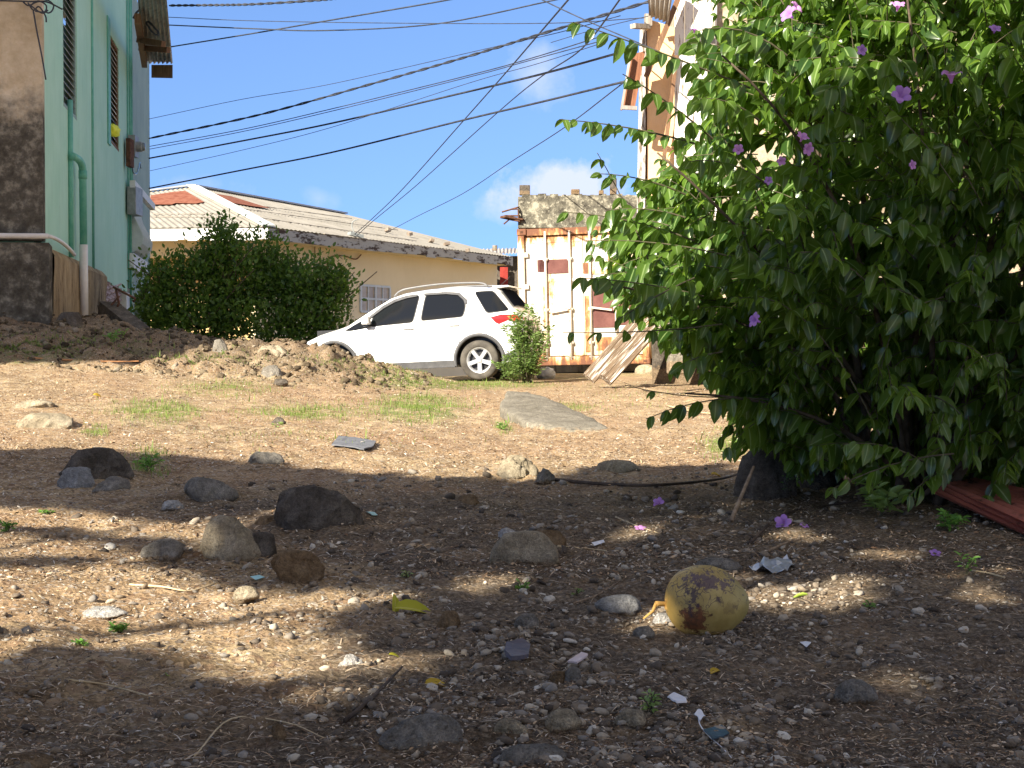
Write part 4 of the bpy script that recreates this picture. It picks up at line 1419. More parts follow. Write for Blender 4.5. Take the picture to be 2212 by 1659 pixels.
def container():
    base = P(1124, 792, 27.9)
    root = thing('shipping_container', 'white shipping container with closed doors, streaked orange with rust', 'container', base, rot=(0, R(-1.3), R(-11)))
    Wd, H, L = 2.44, 2.59, 6.06
    Mw = rustpaint('rusty_white_paint', (.60, .57, .51), .565); Mf = rustpaint('rusty_frame_paint', (.62, .54, .44), .55)
    M_rod = rustpaint('rod_paint', (.58, .52, .44), .60, edge=False)
    f = MB()
    for x in (.06, Wd - .06): f.box((x, .08, H / 2), (.12, .16, H - .24))
    f.box((Wd / 2, .08, H - .07), (Wd - .24, .14, .13)); f.box((Wd / 2, .08, .09), (Wd - .24, .14, .16))
    f.build('door_frame', Mf, root, bevel=.006)
    for x in (.08, Wd - .08):
        for z in (.06, H - .06):
            c = MB(); c.box((x, .07, z), (.18, .18, .12)); co = c.build('corner_casting', Mf, root, bevel=.01)
            c = MB(); c.box((x, -.022, z), (.06, .008, .04)); c.build('casting_hole', M_rustbar, co)
    # corrugated shell
    s = MB()
    s.sheet((.03, .16, .1), (.03, L, .1), (.03, L, H - .05), (.03, .16, H - .05), 20, .018); s.sheet((Wd - .03, .16, .1), (Wd - .03, L, .1), (Wd - .03, L, H - .05), (Wd - .03, .16, H - .05), 20, .018)
    s.box((Wd / 2, L, H / 2), (Wd - .1, .05, H - .1)); s.sheet((.05, .16, H - .04), (.05, L, H - .04), (Wd - .05, L, H - .04), (Wd - .05, .16, H - .04), 20, .01)
    s.box((Wd / 2, L / 2, .06), (Wd - .15, L - .3, .1)); s.build('shell', Mw, root)
    x0 = .13
    for k, (xa, xb) in enumerate(((.13, 1.215), (1.225, Wd - .13))):
        d = MB(); w = xb - xa
        d.box(((xa + xb) / 2, .085, (.18 + H - .14) / 2), (w, .04, H - .33))
        # pressed recesses
        for j in range(3):
            zc = .18 + .36 + j * .74
            d.box(((xa + xb) / 2, .062, zc + .33), (w - .06, .012, .06))
        d.build('door', Mw, root, bevel=.003)
    for k, x in enumerate((.52, .98, 1.36, 1.83)):
        r = MB(); r.tube([(x, .02, .10), (x, .02, H - .06)], .021, 10)
        for z in (.14, .42, 1.05, 2.0, H - .1): r.box((x, .035, z), (.09, .05, .06))
        ro = r.build('locking_rod', M_rod, root, True)
        if k in (1, 2):
            hd = MB(); hd.beam((x, -.01, 1.08), (x - .40 if k == 1 else x + .40, -.015, 1.02), .02, .035); hd.build('handle', M_rod, ro)
    # painted out lettering and bare rusted areas
    Mp = simple('maroon_patch', (.11, .045, .04), (.17, .075, .065), 5, .8, .2); Mr = rustpaint('rust_area', (.60, .50, .38), .44, edge=False)
    for (xa, xb, za, zb_, m, n_) in ((.36, .50, 1.78, 2.0, Mp, 'painted_patch'), (.545, .96, 1.74, 2.0, Mp, 'painted_patch'), (.40, .52, 1.775, 2.005, Mp, 'painted_patch'),
                                    (1.23, 1.34, 1.72, 1.92, Mr, 'rusted_patch'), (1.385, 1.80, 1.70, 1.86, Mr, 'rusted_patch'), (1.70, 2.30, 1.88, 2.16, Mr, 'rusted_patch'),
                                    (1.40, 1.81, .70, 1.40, Mp, 'painted_patch'), (1.855, 2.30, .74, 1.66, Mp, 'painted_patch'), (1.24, 1.345, .25, 1.30, Mr, 'rusted_patch'),
                                    (1.42, 2.29, .28, .52, Mr, 'rusted_patch'), (2.05, 2.3, 2.2, 2.42, Mp, 'painted_patch')):
        m_ = MB(); m_.box(((xa + xb) / 2, .0535, (za + zb_) / 2), (xb - xa, .012, zb_ - za)); m_.build(n_, m, root)
    hg = MB()
    for x in (.13, Wd - .13):
        for z in (.35, .9, 1.5, 2.1): hg.box((x, .03, z), (.12, .04, .09))
    hg.build('hinges', Mf, root)


container()
g = P(1128, 800, 28.3)
for i, (px, lab) in enumerate(((1150, 'grey block propping up the left corner of the container'), (1290, 'grey block under the middle of the container'))):
    p = P(px, 795, 28.0 + .2 - i * .3); z = gzs(p.x, p.y); top = .60
    mb = MB(); mb.box((0, 0, 0), (.35, .3, max(.1, top - z + .1))); o = mb.build('concrete_block', RM['grey'], None, bevel=.012); o.location = (p.x, p.y, (top + z) / 2 - .03)
    props(o, lab, 'block')

# ---------------------------------------------------------------- two leaning timbers
M_plank = peeled('peeling_plank', (.62, .57, .50), (.20, .14, .09), .51, .58, (9, 9, .45), 3)
for lab, a, b, w, th in (('left one of the two peeling timbers leaning over in front of the container', P(1272, 813, 21.4), P(1410, 655, 21.9), .21, .07),
                         ('right, thicker one of the two peeling timbers leaning by the container', P(1308, 816, 21.1), P(1446, 665, 21.6), .20, .14)):
    L = (b - a).length; t = (b - a).normalized(); sd = t.cross(Vector((.35, 1, .15))).normalized(); nn = t.cross(sd)
    mb = MB(); rr = random.Random(int(w * 100)); n = 14
    for k in range(3):
        o0 = (k / 3 - .5) * w; o1 = ((k + .96) / 3 - .5) * w; e = rr.uniform(-.08, .05)
        q = [Vector((o0, -th / 2, 0)), Vector((o1, -th / 2, 0)), Vector((o1, th / 2, 0)), Vector((o0, th / 2, 0))]
        mb.hexa(q + [p + Vector((0, rr.uniform(-.006, .006), L + e)) for p in q])
    o = mb.build('timber', M_plank, None, bevel=.004)
    o.matrix_world = Matrix(((sd.x, nn.x, t.x, a.x), (sd.y, nn.y, t.y, a.y), (sd.z, nn.z, t.z, a.z - .03), (0, 0, 0, 1)))
    props(o, lab, 'timber', 'timbers leaning by the container')


# ---------------------------------------------------------------- the shabby house on the right
def right_house():
    Y = 20.0
    def Q(px, py, d=Y): return P(px, py, d)
    base = P(1500, 730, Y)
    h = thing('shabby_house', 'tall patched house of stained concrete and peeling boards behind the flowering bush', 'house', base)
    def panel(name, pts, th, m, bevel=0):
        mb = MB(); q = [Q(*p) for p in pts]; n = len(q); off = Vector((0, th, 0))
        mb.add(q + [p + off for p in q], [tuple(range(n)), tuple(range(2 * n - 1, n - 1, -1))] + [(i, (i + 1) % n, n + (i + 1) % n, n + i) for i in range(n)])
        return mb.build(name, m, h, bevel=bevel, origin=base)
    t = NT('stained_render')
    c = t.ramp(t.noise(2.5, 9, .75), [(.34, (.20, .16, .11)), (.5, (.38, .31, .22)), (.62, (.52, .45, .34)), (.74, (.66, .60, .48))])
    c = t.mix(t.ramp(t.noise(9, 7, .75), [(.55, 0), (.65, .6)]), c, (.20, .16, .12)); t.bump(t.noise(10, 8, .7), .7, .03)
    Mst = t.fin(c, .95, .1)
    panel('concrete_wall', [(1545, 735), (2700, 735), (2700, -420), (1545, -420)], .25, Mst)
    mb = MB(); mb.box((6.3, 25, 3.6), (6.8, 9.4, 6.8)); mb.build('rear_wall', Mst, h, origin=base)
    M_peach = paintwall('peach_board', (.72, .46, .24), (.80, .56, .33), (.5, .33, .2), .3, 2, 6)
    panel('peach_boarding', [(1398, 640), (1458, 640), (1458, 60), (1398, 40, )], .05, M_peach)
    panel('peach_boarding', [(1390, 640, 20.1), (1425, 640, 20.1), (1425, 660, 20.1), (1390, 660, 20.1)][::-1], .05, M_wood_grey)
    for i, (x0, x1, y1) in enumerate(((1457, 1478, 668), (1480, 1497, 745), (1499, 1520, 700), (1522, 1548, 720))):
        panel('white_board', [(x0, y1, 19.9 - .01 * (i % 2)), (x1, y1, 19.9 - .01 * (i % 2)), (x1 + 1, -420, 19.9 - .01 * (i % 2)), (x0 + 1, -420, 19.9 - .01 * (i % 2))], .04, M_peel, 0)
    # weathered corner post and its darker backing
    panel('corner_post', [(1374, 645, 19.95), (1392, 645, 19.95), (1396, 60, 19.95), (1384, 60, 19.95)], .12, peeled('bleached_post', (.70, .67, .62), (.22, .17, .13), .42, .55, (6, 6, .6), 5))
    panel('batten', [(1393, 640, 20.08), (1402, 640, 20.08), (1402, 30, 20.08), (1393, 30, 20.08)], .05, M_rustbar)
    mb = MB(); mb.beam(Q(1370, 640, 19.9), Q(1408, 440, 19.95), .13, .05, (0, 1, 0)); mb.build('leaning_board', M_wood_grey, h, origin=base)
    # diagonal brace and dark eave scraps
    mb = MB(); mb.beam(Q(1396, 165, 19.7), Q(1472, -20, 19.7), .07, .13, (0, 1, 0)); mb.build('brace', M_wood_brown, h, origin=base)
    mb = MB(); mb.beam(Q(1462, 120, 19.85), Q(1400, 620, 19.85), .05, .05, (0, 1, 0)); mb.build('brace', M_wood_brown, h, origin=base)
    mb = MB(); mb.sheet(Q(1398, -60, 19.2), Q(1460, -60, 18.9), Q(1444, 50, 19.6), Q(1402, 34, 19.7), 5, .02, m=4); mb.build('eave_sheet', M_zinc, h, True, origin=base)
    mb = MB(); mb.hexa([Q(1344, 228, 19.5), Q(1372, 230, 19.5), Q(1372, 230, 19.62), Q(1344, 228, 19.62), Q(1362, 118, 19.5), Q(1394, 110, 19.5), Q(1394, 110, 19.62), Q(1362, 118, 19.62)])
    pn = mb.build('hanging_panel', simple('reddish_board', (.15, .06, .035), (.28, .13, .07), 4, .8, .2, stretch=(8, 8, 1)), h, origin=base)
    mb = MB(); mb.beam(Q(1343, 232, 19.4), Q(1376, 234, 19.4), .05, .05); mb.beam(Q(1342, 238, 19.42), Q(1362, 118, 19.42), .03, .05, (0, 1, 0)); mb.build('panel_edge', M_zinc, pn, origin=base)
    mb = MB(); mb.beam(Q(1367, 56, 19.7), Q(1400, 58, 19.9), .10, .06); mb.box(Q(1400, 44, 19.9), (.10, .1, .16)); mb.build('rail_end', M_wood_grey, h, origin=base)
    # window opening with mullion
    panel('window', [(1528, 95, 19.84), (1545, 110, 19.84), (1545, 25, 19.84)], .02, M_wood_grey)
    panel('window', [(1760, 330, 19.94), (1960, 330, 19.94), (1960, 60, 19.94), (1760, 60, 19.94)], .04, M_glass)
    # crawl space: beam and blocks
    mb = MB(); mb.box((6.2, 22.2, 1.10), (7.6, 4.3, .16)); mb.build('floor_slab', RM['concrete'], h, origin=base)
    mb = MB(); mb.box((5.95, 22.6, .7), (7.6, .2, .66)); mb.build('crawlspace_wall', RM['dark'], h, origin=base)
    for px in (1462, 1580, 1800, 2100):
        mb = MB(); p = Q(px, 765, 20.15); mb.box(p, (.24, .24, .55), (0, 0, .1)); mb.build('pier', RM['concrete'], h, bevel=.02, origin=base)
    mb = MB(); mb.sheet((2.4, 19.3, 8.2), (10, 19.3, 8.2), (10, 30, 9.4), (2.9, 30, 9.4), 44, .02); mb.build('roof', M_zinc, h, origin=base)


right_house()

# ---------------------------------------------------------------- the white car
def interp(x, tab):
    return float(np.interp(x, [a for a, b in tab], [b for a, b in tab]))


ZT = [(0, .66), (.02, .95), (.06, 1.04), (.14, 1.10), (.22, 1.18), (.44, 1.47), (.52, 1.525), (.8, 1.555), (1.2, 1.575), (1.7, 1.565), (2.1, 1.525), (2.35, 1.455), (2.7, 1.27), (3.1, 1.03), (3.25, .985), (3.6, .90), (3.9, .79), (4.05, .66), (4.12, .52), (4.14, .48)]
BELT = [(0, .60), (.06, .96), (.3, 1.00), (.9, 1.00), (1.7, 1.0), (2.4, .94), (3.06, .90), (3.3, .90), (3.6, .83), (3.9, .72), (4.05, .60), (4.14, .46)]
WID = [(0, .62), (.05, .72), (.15, .79), (.35, .84), (.7, .865), (3.2, .865), (3.6, .83), (3.9, .74), (4.05, .62), (4.14, .48)]
YR = [(0, .60), (.05, .68), (.2, .70), (.45, .64), (.8, .60), (1.7, .60), (2.3, .60), (2.7, .64), (3.06, .70), (3.3, .74), (3.6, .70), (3.9, .62), (4.14, .40)]
XR, XF, RW, RA = .80, 3.30, .327, .385


def zbot(x):
    b = interp(x, [(0, .42), (.1, .33), (.35, .27), (.5, .24), (3.6, .24), (3.9, .26), (4.14, .34)])
    for c in (XR, XF):
        if abs(x - c) < RA: b = max(b, .335 + math.sqrt(RA ** 2 - (x - c) ** 2))
    return b


def side_y(x, z):
    w, b, yr, zr = interp(x, WID), interp(x, BELT), interp(x, YR), interp(x, ZT) - .05
    if z <= b:
        u = min(1, max(0, (b - z) / .75))
        return w * (1 - .012 * (1 - math.sin(min(1, u * 1.6) * math.pi)) - .05 * max(0, u - .55) ** 1.5 * 2)
    u = min(1, (z - b) / max(.02, zr - b))
    return w * .988 + (yr - w * .988) * u ** 1.2


def side_patch(pts, off, cuts=True, thick=.006):
    """panel following the body side: pts in (x, z); both skins, returns bmesh data for +y side"""
    bm = bmesh.new()
    f = bm.faces.new([bm.verts.new((x, 0, z)) for x, z in pts])
    xs = [p[0] for p in pts]; zs = [p[1] for p in pts]
    if cuts:
        k = int((max(xs) - min(xs)) / .06) + 1
        for i in range(1, k):
            bmesh.ops.bisect_plane(bm, geom=bm.verts[:] + bm.edges[:] + bm.faces[:], plane_co=(min(xs) + (max(xs) - min(xs)) * i / k, 0, 0), plane_no=(1, 0, 0))
        k = int((max(zs) - min(zs)) / .05) + 1
        for i in range(1, k):
            bmesh.ops.bisect_plane(bm, geom=bm.verts[:] + bm.edges[:] + bm.faces[:], plane_co=(0, 0, min(zs) + (max(zs) - min(zs)) * i / k), plane_no=(0, 0, 1))
    for v in bm.verts: v.co.y = side_y(v.co.x, v.co.z) + off
    bmesh.ops.recalc_face_normals(bm, faces=bm.faces)
    return bm


def patch(name, pts, off, m, parent, sides=(1,), smooth=True):
    for s in sides:
        bm = side_patch(pts, off)
        if s < 0:
            for v in bm.verts: v.co.y = -v.co.y
        for f in bm.faces:
            if f.normal.y * s < 0: f.normal_flip()
        me = bpy.data.meshes.new(name); bm.to_mesh(me); bm.free()
        link_mesh(name, me, m, parent, smooth)


def grow(pts, k):
    cx = sum(p[0] for p in pts) / len(pts); cz = sum(p[1] for p in pts) / len(pts); out = []
    for x, z in pts:
        d = math.hypot(x - cx, z - cz); out.append((x + (x - cx) / d * k, z + (z - cz) / d * k))
    return out


def rounded(pts, r=.04, n=3):
    out = []; m = len(pts)
    for i in range(m):
        p, q, s = Vector(pts[i - 1]), Vector(pts[i]), Vector(pts[(i + 1) % m])
        a = q + (p - q).normalized() * min(r, (p - q).length * .4); b = q + (s - q).normalized() * min(r, (s - q).length * .4)
        for k in range(n + 1):
            t = k / n; out.append(tuple(a * (1 - t) ** 2 + q * 2 * t * (1 - t) + b * t * t))
    return out


def make_car():
    rc = P(1040, 822, 24.35)
    yaw = R(168)
    # wheel ground contact of the near rear wheel sits at local (XR, .75, 0)
    loc = Matrix.Rotation(yaw, 3, 'Z') @ Matrix.Rotation(R(2.7), 3, 'Y')
    base = Vector((rc.x, rc.y, rc.z + .01)) - loc @ Vector((XR, .76, 0))
    car = thing('parked_car', 'white five-door car parked nose-down beyond the earth bank, seen from the side', 'car', base, rot=(0, R(2.7), yaw))
    t = NT('white_paint')
    M_p = t.fin(t.mix(t.ramp(t.noise(3, 6, .6), [(.4, 0), (.7, .25)]), (.80, .80, .79), (.70, .69, .66)), .32, .5)
    t.b.inputs['Coat Weight'].default_value = .6; t.b.inputs['Coat Roughness'].default_value = .08
    t = NT('tinted_glass'); M_g = t.fin((.010, .011, .013), .08, .28)
    t = NT('rear_glass'); M_gr = t.fin((.012, .015, .024), .6, 0.0)
    M_plast = simple('grey_plastic', (.055, .055, .06), (.09, .09, .095), 8, .65, .4, bump=.1)
    M_blk = simple('black_trim', (.012, .012, .013), (.025, .025, .026), 5, .35, .5, bump=0)
    M_tyre = simple('tyre', (.05, .045, .04), (.11, .10, .085), 6, .9, .2)
    M_rim = simple('alloy', (.52, .53, .55), (.62, .63, .65), 5, .3, .6, bump=0, metal=.6)
    # body surface
    xs = sorted(set([round(x, 4) for x in list(np.arange(0, .2, .02)) + list(np.arange(.2, 4.0, .04)) + list(np.arange(4.0, 4.14, .02)) + [4.14]
                     + [c + s * RA * math.sin(a) for c in (XR, XF) for s in (-1, 1) for a in np.linspace(0, math.pi / 2, 14)] + [c + s * (RA + .001) for c in (XR, XF) for s in (-1, 1)]]))
    nb, ng, nr = 12, 9, 7
    vs, fs = [], []
    for x in xs:
        zb, b, zr, yr = zbot(x), interp(x, BELT), interp(x, ZT), interp(x, YR)
        zc = zr - .05; half = []
        b = max(b, zb + .01); 
        for i in range(nb): z = zb + (b - zb) * i / nb; half.append((side_y(x, z), z))
        for i in range(ng):
            z = b + max(zc - b, .01) * i / ng; half.append((side_y(x, z), z))
        for i in range(nr + 1):
            a = i / nr; y = yr * (1 - a ** 1.3) if i else yr
            half.append((max(0, y), zc + (zr - zc) * (1 - (1 - a) ** 3)))
        ring = [(y, z) for y, z in half] + [(-y, z) for y, z in half[-2::-1]]
        vs.append([(x, y, z) for y, z in ring])
    k = len(vs[0])
    V = [p for r in vs for p in r]
    for i in range(len(xs) - 1):
        for j in range(k - 1):
            fs.append((i * k + j, i * k + j + 1, (i + 1) * k + j + 1, (i + 1) * k + j))
    fs.append(tuple(range(k))); fs.append(tuple((len(xs) - 1) * k + j for j in range(k - 1, -1, -1)))
    mb = MB(); mb.add(V, fs); body = mb.build('body', M_p, car, True)
    mod = body.modifiers.new('edge', 'EDGE_SPLIT'); mod.split_angle = R(40)
    # floor and wheel housings
    mb = MB(); mb.box((2.05, 0, .33), (2.0, 1.5, .12)); mb.box((.25, 0, .42), (.4, 1.2, .14)); mb.box((3.85, 0, .38), (.4, 1.1, .14))
    mb.box((XR, 0, .55), (.9, 1.05, .5)); mb.box((XF, 0, .5), (.9, 1.05, .4)); mb.box((2.05, 0, .7), (3.2, 1.25, .5)); mb.build('underbody', M_blk, car)
    # glass
    front = [(1.90, 1.00), (1.83, 1.45), (2.02, 1.435), (2.22, 1.385), (2.42, 1.29), (2.60, 1.16), (2.63, .975)]
    rear = [(1.76, 1.02), (1.70, 1.455), (1.35, 1.46), (1.16, 1.43), (1.05, 1.33), (1.02, 1.22), (1.05, 1.055)]
    quarter = [(2.70, .955), (2.67, 1.15), (2.90, 1.02), (3.09, .925), (2.95, .925)]
    tail = [(.87, 1.455), (.56, 1.45), (.29, 1.13), (.64, 1.10)]
    for n_, p in (('front_window', front), ('rear_window', rear), ('quarter_window', quarter), ('tail_window', tail)):
        for s in (1, -1):
            patch('window_seal', rounded(grow(p, .022), .06), .003, M_blk, car, (s,))
            patch(n_, rounded(p, .05), .007, M_g, car, (s,))
    # wind deflectors over the side windows
    for p in ([(1.86, 1.44), (1.86, 1.48), (2.05, 1.465), (2.25, 1.415), (2.46, 1.315), (2.72, 1.12), (2.70, 1.08), (2.44, 1.265), (2.24, 1.365), (2.03, 1.42)],
              [(1.74, 1.45), (1.74, 1.485), (1.35, 1.49), (1.13, 1.465), (1.0, 1.35), (.985, 1.27), (1.02, 1.27), (1.045, 1.33), (1.15, 1.42), (1.35, 1.45)]):
        patch('wind_deflector', p, .028, M_plast, car, (1, -1))
    # windscreen and rear window as curved sheets
    def crossglass(name, xa, xb, wa, wb, off, n=10):
        mb = MB(); vs = []; fs = []
        for i in range(n + 1):
            x = xa + (xb - xa) * i / n; w = wa + (wb - wa) * i / n
            for j in range(13):
                u = -1 + j / 6; zr = interp(x, ZT); zc = zr - .05
                yr = interp(x, YR); y = u * w; a = (1 - min(1, abs(y) / yr)) ** (1 / 1.3) if abs(y) < yr else 0
                vs.append((x + off * .5 * (1 if xb > 2 else -1), y, zc + (zr - zc) * (1 - (1 - a) ** 3) + off))
        for i in range(n):
            for j in range(12): fs.append((i * 13 + j, i * 13 + j + 1, (i + 1) * 13 + j + 1, (i + 1) * 13 + j))
        mb.add(vs, fs); return mb.build(name, M_gr, car, True)
    crossglass('windscreen', 2.40, 3.08, .58, .66, .008); crossglass('rear_screen', .225, .450, .64, .58, .028)
    mb = MB(); mb.hexa([(.30, -.55, 1.515), (.30, .55, 1.515), (.56, .57, 1.50), (.56, -.57, 1.50), (.32, -.55, 1.545), (.32, .55, 1.545), (.60, .57, 1.55), (.60, -.57, 1.55)])
    mb.build('spoiler', M_p, car, bevel=.012)
    # door gaps, handles, sills, arch flares
    for pts in ([(1.800, .30), (1.808, .30), (1.838, .99), (1.830, .99)], [(2.90, .46), (2.908, .46), (2.93, .9), (2.922, .9)], [(1.12, .62), (1.128, .62), (1.02, 1.04), (1.012, 1.04)],
                [(1.12, .62), (1.128, .615), (1.22, .33), (1.212, .33)], [(.63, .98), (.64, .98), (.66, .74), (.65, .74)]):
        patch('door_gap', pts, .0022, M_blk, car, (1, -1), False)
    for x in (1.98, 1.20):
        for s in (1, -1):
            mb = MB(); z = .905 if x > 1.5 else .925
            mb.tube([(x - .09, s * (side_y(x, z) + .0), z - .005), (x - .07, s * (side_y(x, z) + .03), z), (x + .07, s * (side_y(x, z) + .03), z + .004), (x + .09, s * side_y(x, z), z)], .014, 8)
            mb.build('door_handle', M_p, car, True)
    patch('sill', [(1.20, .235), (2.90, .235), (2.93, .33), (2.8, .345), (1.3, .345), (1.17, .33)], .010, M_plast, car, (1, -1))
    patch('bumper_trim', [(.02, .44), (.1, .34), (.40, .30), (.42, .40), (.1, .47)], .010, M_plast, car, (1, -1))
    for c in (XR, XF):
        for s in (1, -1):
            n = 28; vs = []; fs = []
            for i in range(n + 1):
                a = -.25 + (math.pi + .5) * i / n
                for rr, o in ((RA - .004, -.02), (RA - .002, .018), (RA + .04, .020), (RA + .052, .004)):
                    x = c + rr * math.cos(a); z = .335 + rr * math.sin(a); z = max(z, .25)
                    vs.append((x, s * (side_y(min(max(x, .02), 4.1), max(z, .5)) + o), z))
            for i in range(n):
                for j in range(3): fs.append((i * 4 + j, i * 4 + j + 1, (i + 1) * 4 + j + 1, (i + 1) * 4 + j))
            mb = MB(); mb.add(vs, fs); mb.build('wheel_arch', M_plast, car, True)
    # wheels
    for c in (XR, XF):
        for s in (1, -1):
            M = Matrix.Translation((c, s * .77, RW)) @ Matrix.Rotation(R(-90) * s, 4, 'X')
            mb = MB(); prof = [(.205, .085), (.225, .10), (.262, .105), (.30, .098), (.32, .08), (RW, .055), (RW, -.09), (.30, -.11), (.205, -.10)]
            mb.lathe(prof, 40, M, True); wh = mb.build('wheel', M_tyre, car, True)
            mb = MB(); mb.lathe([(.175, .05), (.196, .085), (.212, .092), (.215, .075), (.20, -.05), (.18, -.06)], 40, M, True)
            for k in range(5):
                a = 2 * math.pi * k / 5 + .3; ca, sa = math.cos(a), math.sin(a)
                def W_(r, tt, h): return M @ Vector((r * ca - tt * sa, r * sa + tt * ca, h))
                mb.hexa([W_(.03, -.035, .02), W_(.20, -.042, .03), W_(.20, .042, .03), W_(.03, .035, .02), W_(.03, -.030, .07), W_(.20, -.030, .082), W_(.20, .030, .082), W_(.03, .030, .07)])
            mb.lathe([(0, .085), (.035, .083), (.055, .07), (.06, .02)], 20, M)
            mb.build('rim', M_rim, wh, False)
            mb = MB(); mb.lathe([(0, .0), (.175, .0), (.175, -.03)], 24, M); mb.build('brake_disc', M_blk, wh)
    # lamps
    M_red = simple('red_lens', (.45, .012, .012), (.55, .02, .02), 3, .15, .6, bump=0); M_clear = simple('clear_lens', (.45, .48, .52), (.6, .62, .66), 8, .12, .7, bump=0)
    for s in (1, -1):
        patch('tail_lamp', [(.58, 1.02), (.42, 1.055), (.2, 1.05), (.05, .99), (.05, .93), (.30, .955), (.44, .90), (.50, .93)], .010, M_red, car, (s,))
        patch('tail_lamp_lens', [(.44, .90), (.30, .955), (.05, .93), (.05, .84), (.14, .80), (.30, .82)], .008, M_clear, car, (s,))
        patch('headlamp', [(3.55, .80), (3.75, .79), (3.98, .68), (3.98, .60), (3.80, .64), (3.6, .72)], .008, M_clear, car, (s,))
        mb = MB(); x0, z0 = 2.66, 1.0
        y0 = s * (side_y(x0, z0) + .015); y1 = s * (side_y(x0, z0) + .21)
        mb.hexa([(x0 - .05, y0 + s * .03, z0 + .0), (x0 - .04, y1, z0 + .0), (x0 + .10, y1 - s * .03, z0 + .01), (x0 + .09, y0 + s * .03, z0 + .0),
                 (x0 - .05, y0 + s * .03, z0 + .14), (x0 - .04, y1, z0 + .15), (x0 + .06, y1 - s * .03, z0 + .13), (x0 + .06, y0 + s * .03, z0 + .13)])
        mi = mb.build('wing_mirror', M_p, car, bevel=.022)
        mb = MB(); mb.box((x0 + .02, (y0 + y1) / 2 - s * .06, z0 - .012), (.10, .16, .03)); mb.build('mirror_foot', M_blk, mi)
        # roof rail
        mb = MB(); pts = [Vector((x, s * (interp(x, YR) - .035), interp(x, ZT) + h)) for x, h in ((.66, .0), (.74, .045), (.95, .055), (1.5, .055), (2.0, .05), (2.18, .04), (2.28, -.01))]
        mb.tube(poly3(pts, 5), .016, 8); mb.build('roof_rail', simple('rail_grey', (.10, .10, .105), (.18, .18, .19), 4, .4, .5, bump=0), car, True)
    mb = MB(); mb.tube([(.62, 0, 1.54), (.40, 0, 1.72)], .005, 5); mb.build('aerial', M_blk, car)
    mb = MB(); mb.box((.0, 0, .78), (.03, .52, .12)); mb.build('number_plate', M_palewhite, car, bevel=.004)
    mb = MB(); mb.box((.0, 0, .50), (.10, 1.2, .22)); mb.build('rear_bumper', M_p, car, bevel=.03)
    mb = MB(); mb.box((4.13, 0, .60), (.03, .8, .12)); mb.box((4.12, 0, .40), (.04, .9, .10)); mb.build('grille', M_blk, car)


make_car()

# ---------------------------------------------------------------- the flowering bush
def leaf_tpl(fold=.38, droop=.30):
    st = [0, .10, .30, .55, .78, .92, 1.0]; hw = [.02, .16, .25, .255, .17, .065, 0.0]
    v, mid = [], []
    for t, w in zip(st, hw):
        z = -droop * t * t
        for s in (-1, 0, 1):
            v.append((t, s * w, z + abs(s) * w * fold)); mid.append(abs(s))
    f = []
    for i in range(len(st) - 1):
        for k in (0, 1): f.append((i * 3 + k, (i + 1) * 3 + k, (i + 1) * 3 + k + 1, i * 3 + k + 1))
    return np.array(v), np.array(f), np.array(mid, float)


M_vine = leafmat('glossy_leaf', (.024, .062, .014), (.115, .205, .030), (.26, .37, .13), (.44, .68, .065), .26, .45, .6)
M_stem = simple('stem', (.05, .035, .025), (.13, .10, .07), 20, .8, .2)
M_twig = simple('green_twig', (.06, .05, .03), (.12, .11, .06), 20, .7, .3)
M_petal = leafmat('lilac_petal', (.42, .20, .62), (.60, .34, .76), None, (.70, .35, .80), .5, .4, .3)
M_petalp = leafmat('pink_petal', (.60, .25, .62), (.72, .40, .76), None, (.8, .4, .8), .5, .4, .3)
LT_V, LT_F, LT_M = leaf_tpl()

# left outline of the bush: (py, px)
OUTL = [(-300, 1570), (0, 1600), (60, 1590), (110, 1520), (200, 1490), (300, 1480), (360, 1440), (420, 1395), (480, 1335), (540, 1305), (600, 1305), (650, 1335), (690, 1395), (740, 1450), (790, 1510),
        (850, 1555), (900, 1560), (940, 1590), (1000, 1640), (1060, 1770), (1100, 1900)]
OUT_Y = [a for a, b in OUTL]; OUT_X = [b for a, b in OUTL]


def flower(pos, direction, size, m, parent, base, name='flower'):
    """funnel of five petals"""
    d = Vector(direction).normalized(); q = d.to_track_quat('Z', 'Y').to_matrix()
    vs, fs = [], []
    n = 5; rr = random.Random(int(pos[0] * 1000))
    tw = rr.uniform(0, 6)
    for k in range(n):
        a0 = 2 * math.pi * k / n + tw
        rows = [(.05, -.55, .03), (.09, -.30, .07), (.18, -.08, .16), (.34, .02, .23), (.50, .03 + rr.uniform(-.06, .08), .17), (.58, -.01, .04)]
        b = len(vs)
        for r, z, w in rows:
            for s in (-1, 0, 1):
                a = a0 + s * math.atan2(w, r) + .12 * (r * 2)
                vs.append(q @ (Vector((math.cos(a) * math.hypot(r, w * abs(s)), math.sin(a) * math.hypot(r, w * abs(s)), z - .04 * abs(s))) * size))
        for i in range(len(rows) - 1):
            for j in (0, 1): fs.append((b + i * 3 + j, b + i * 3 + j + 1, b + (i + 1) * 3 + j + 1, b + (i + 1) * 3 + j))
    mb = MB(); mb.add([Vector(pos) + v for v in vs], fs)
    return mb.build(name, m, parent, True, origin=base)


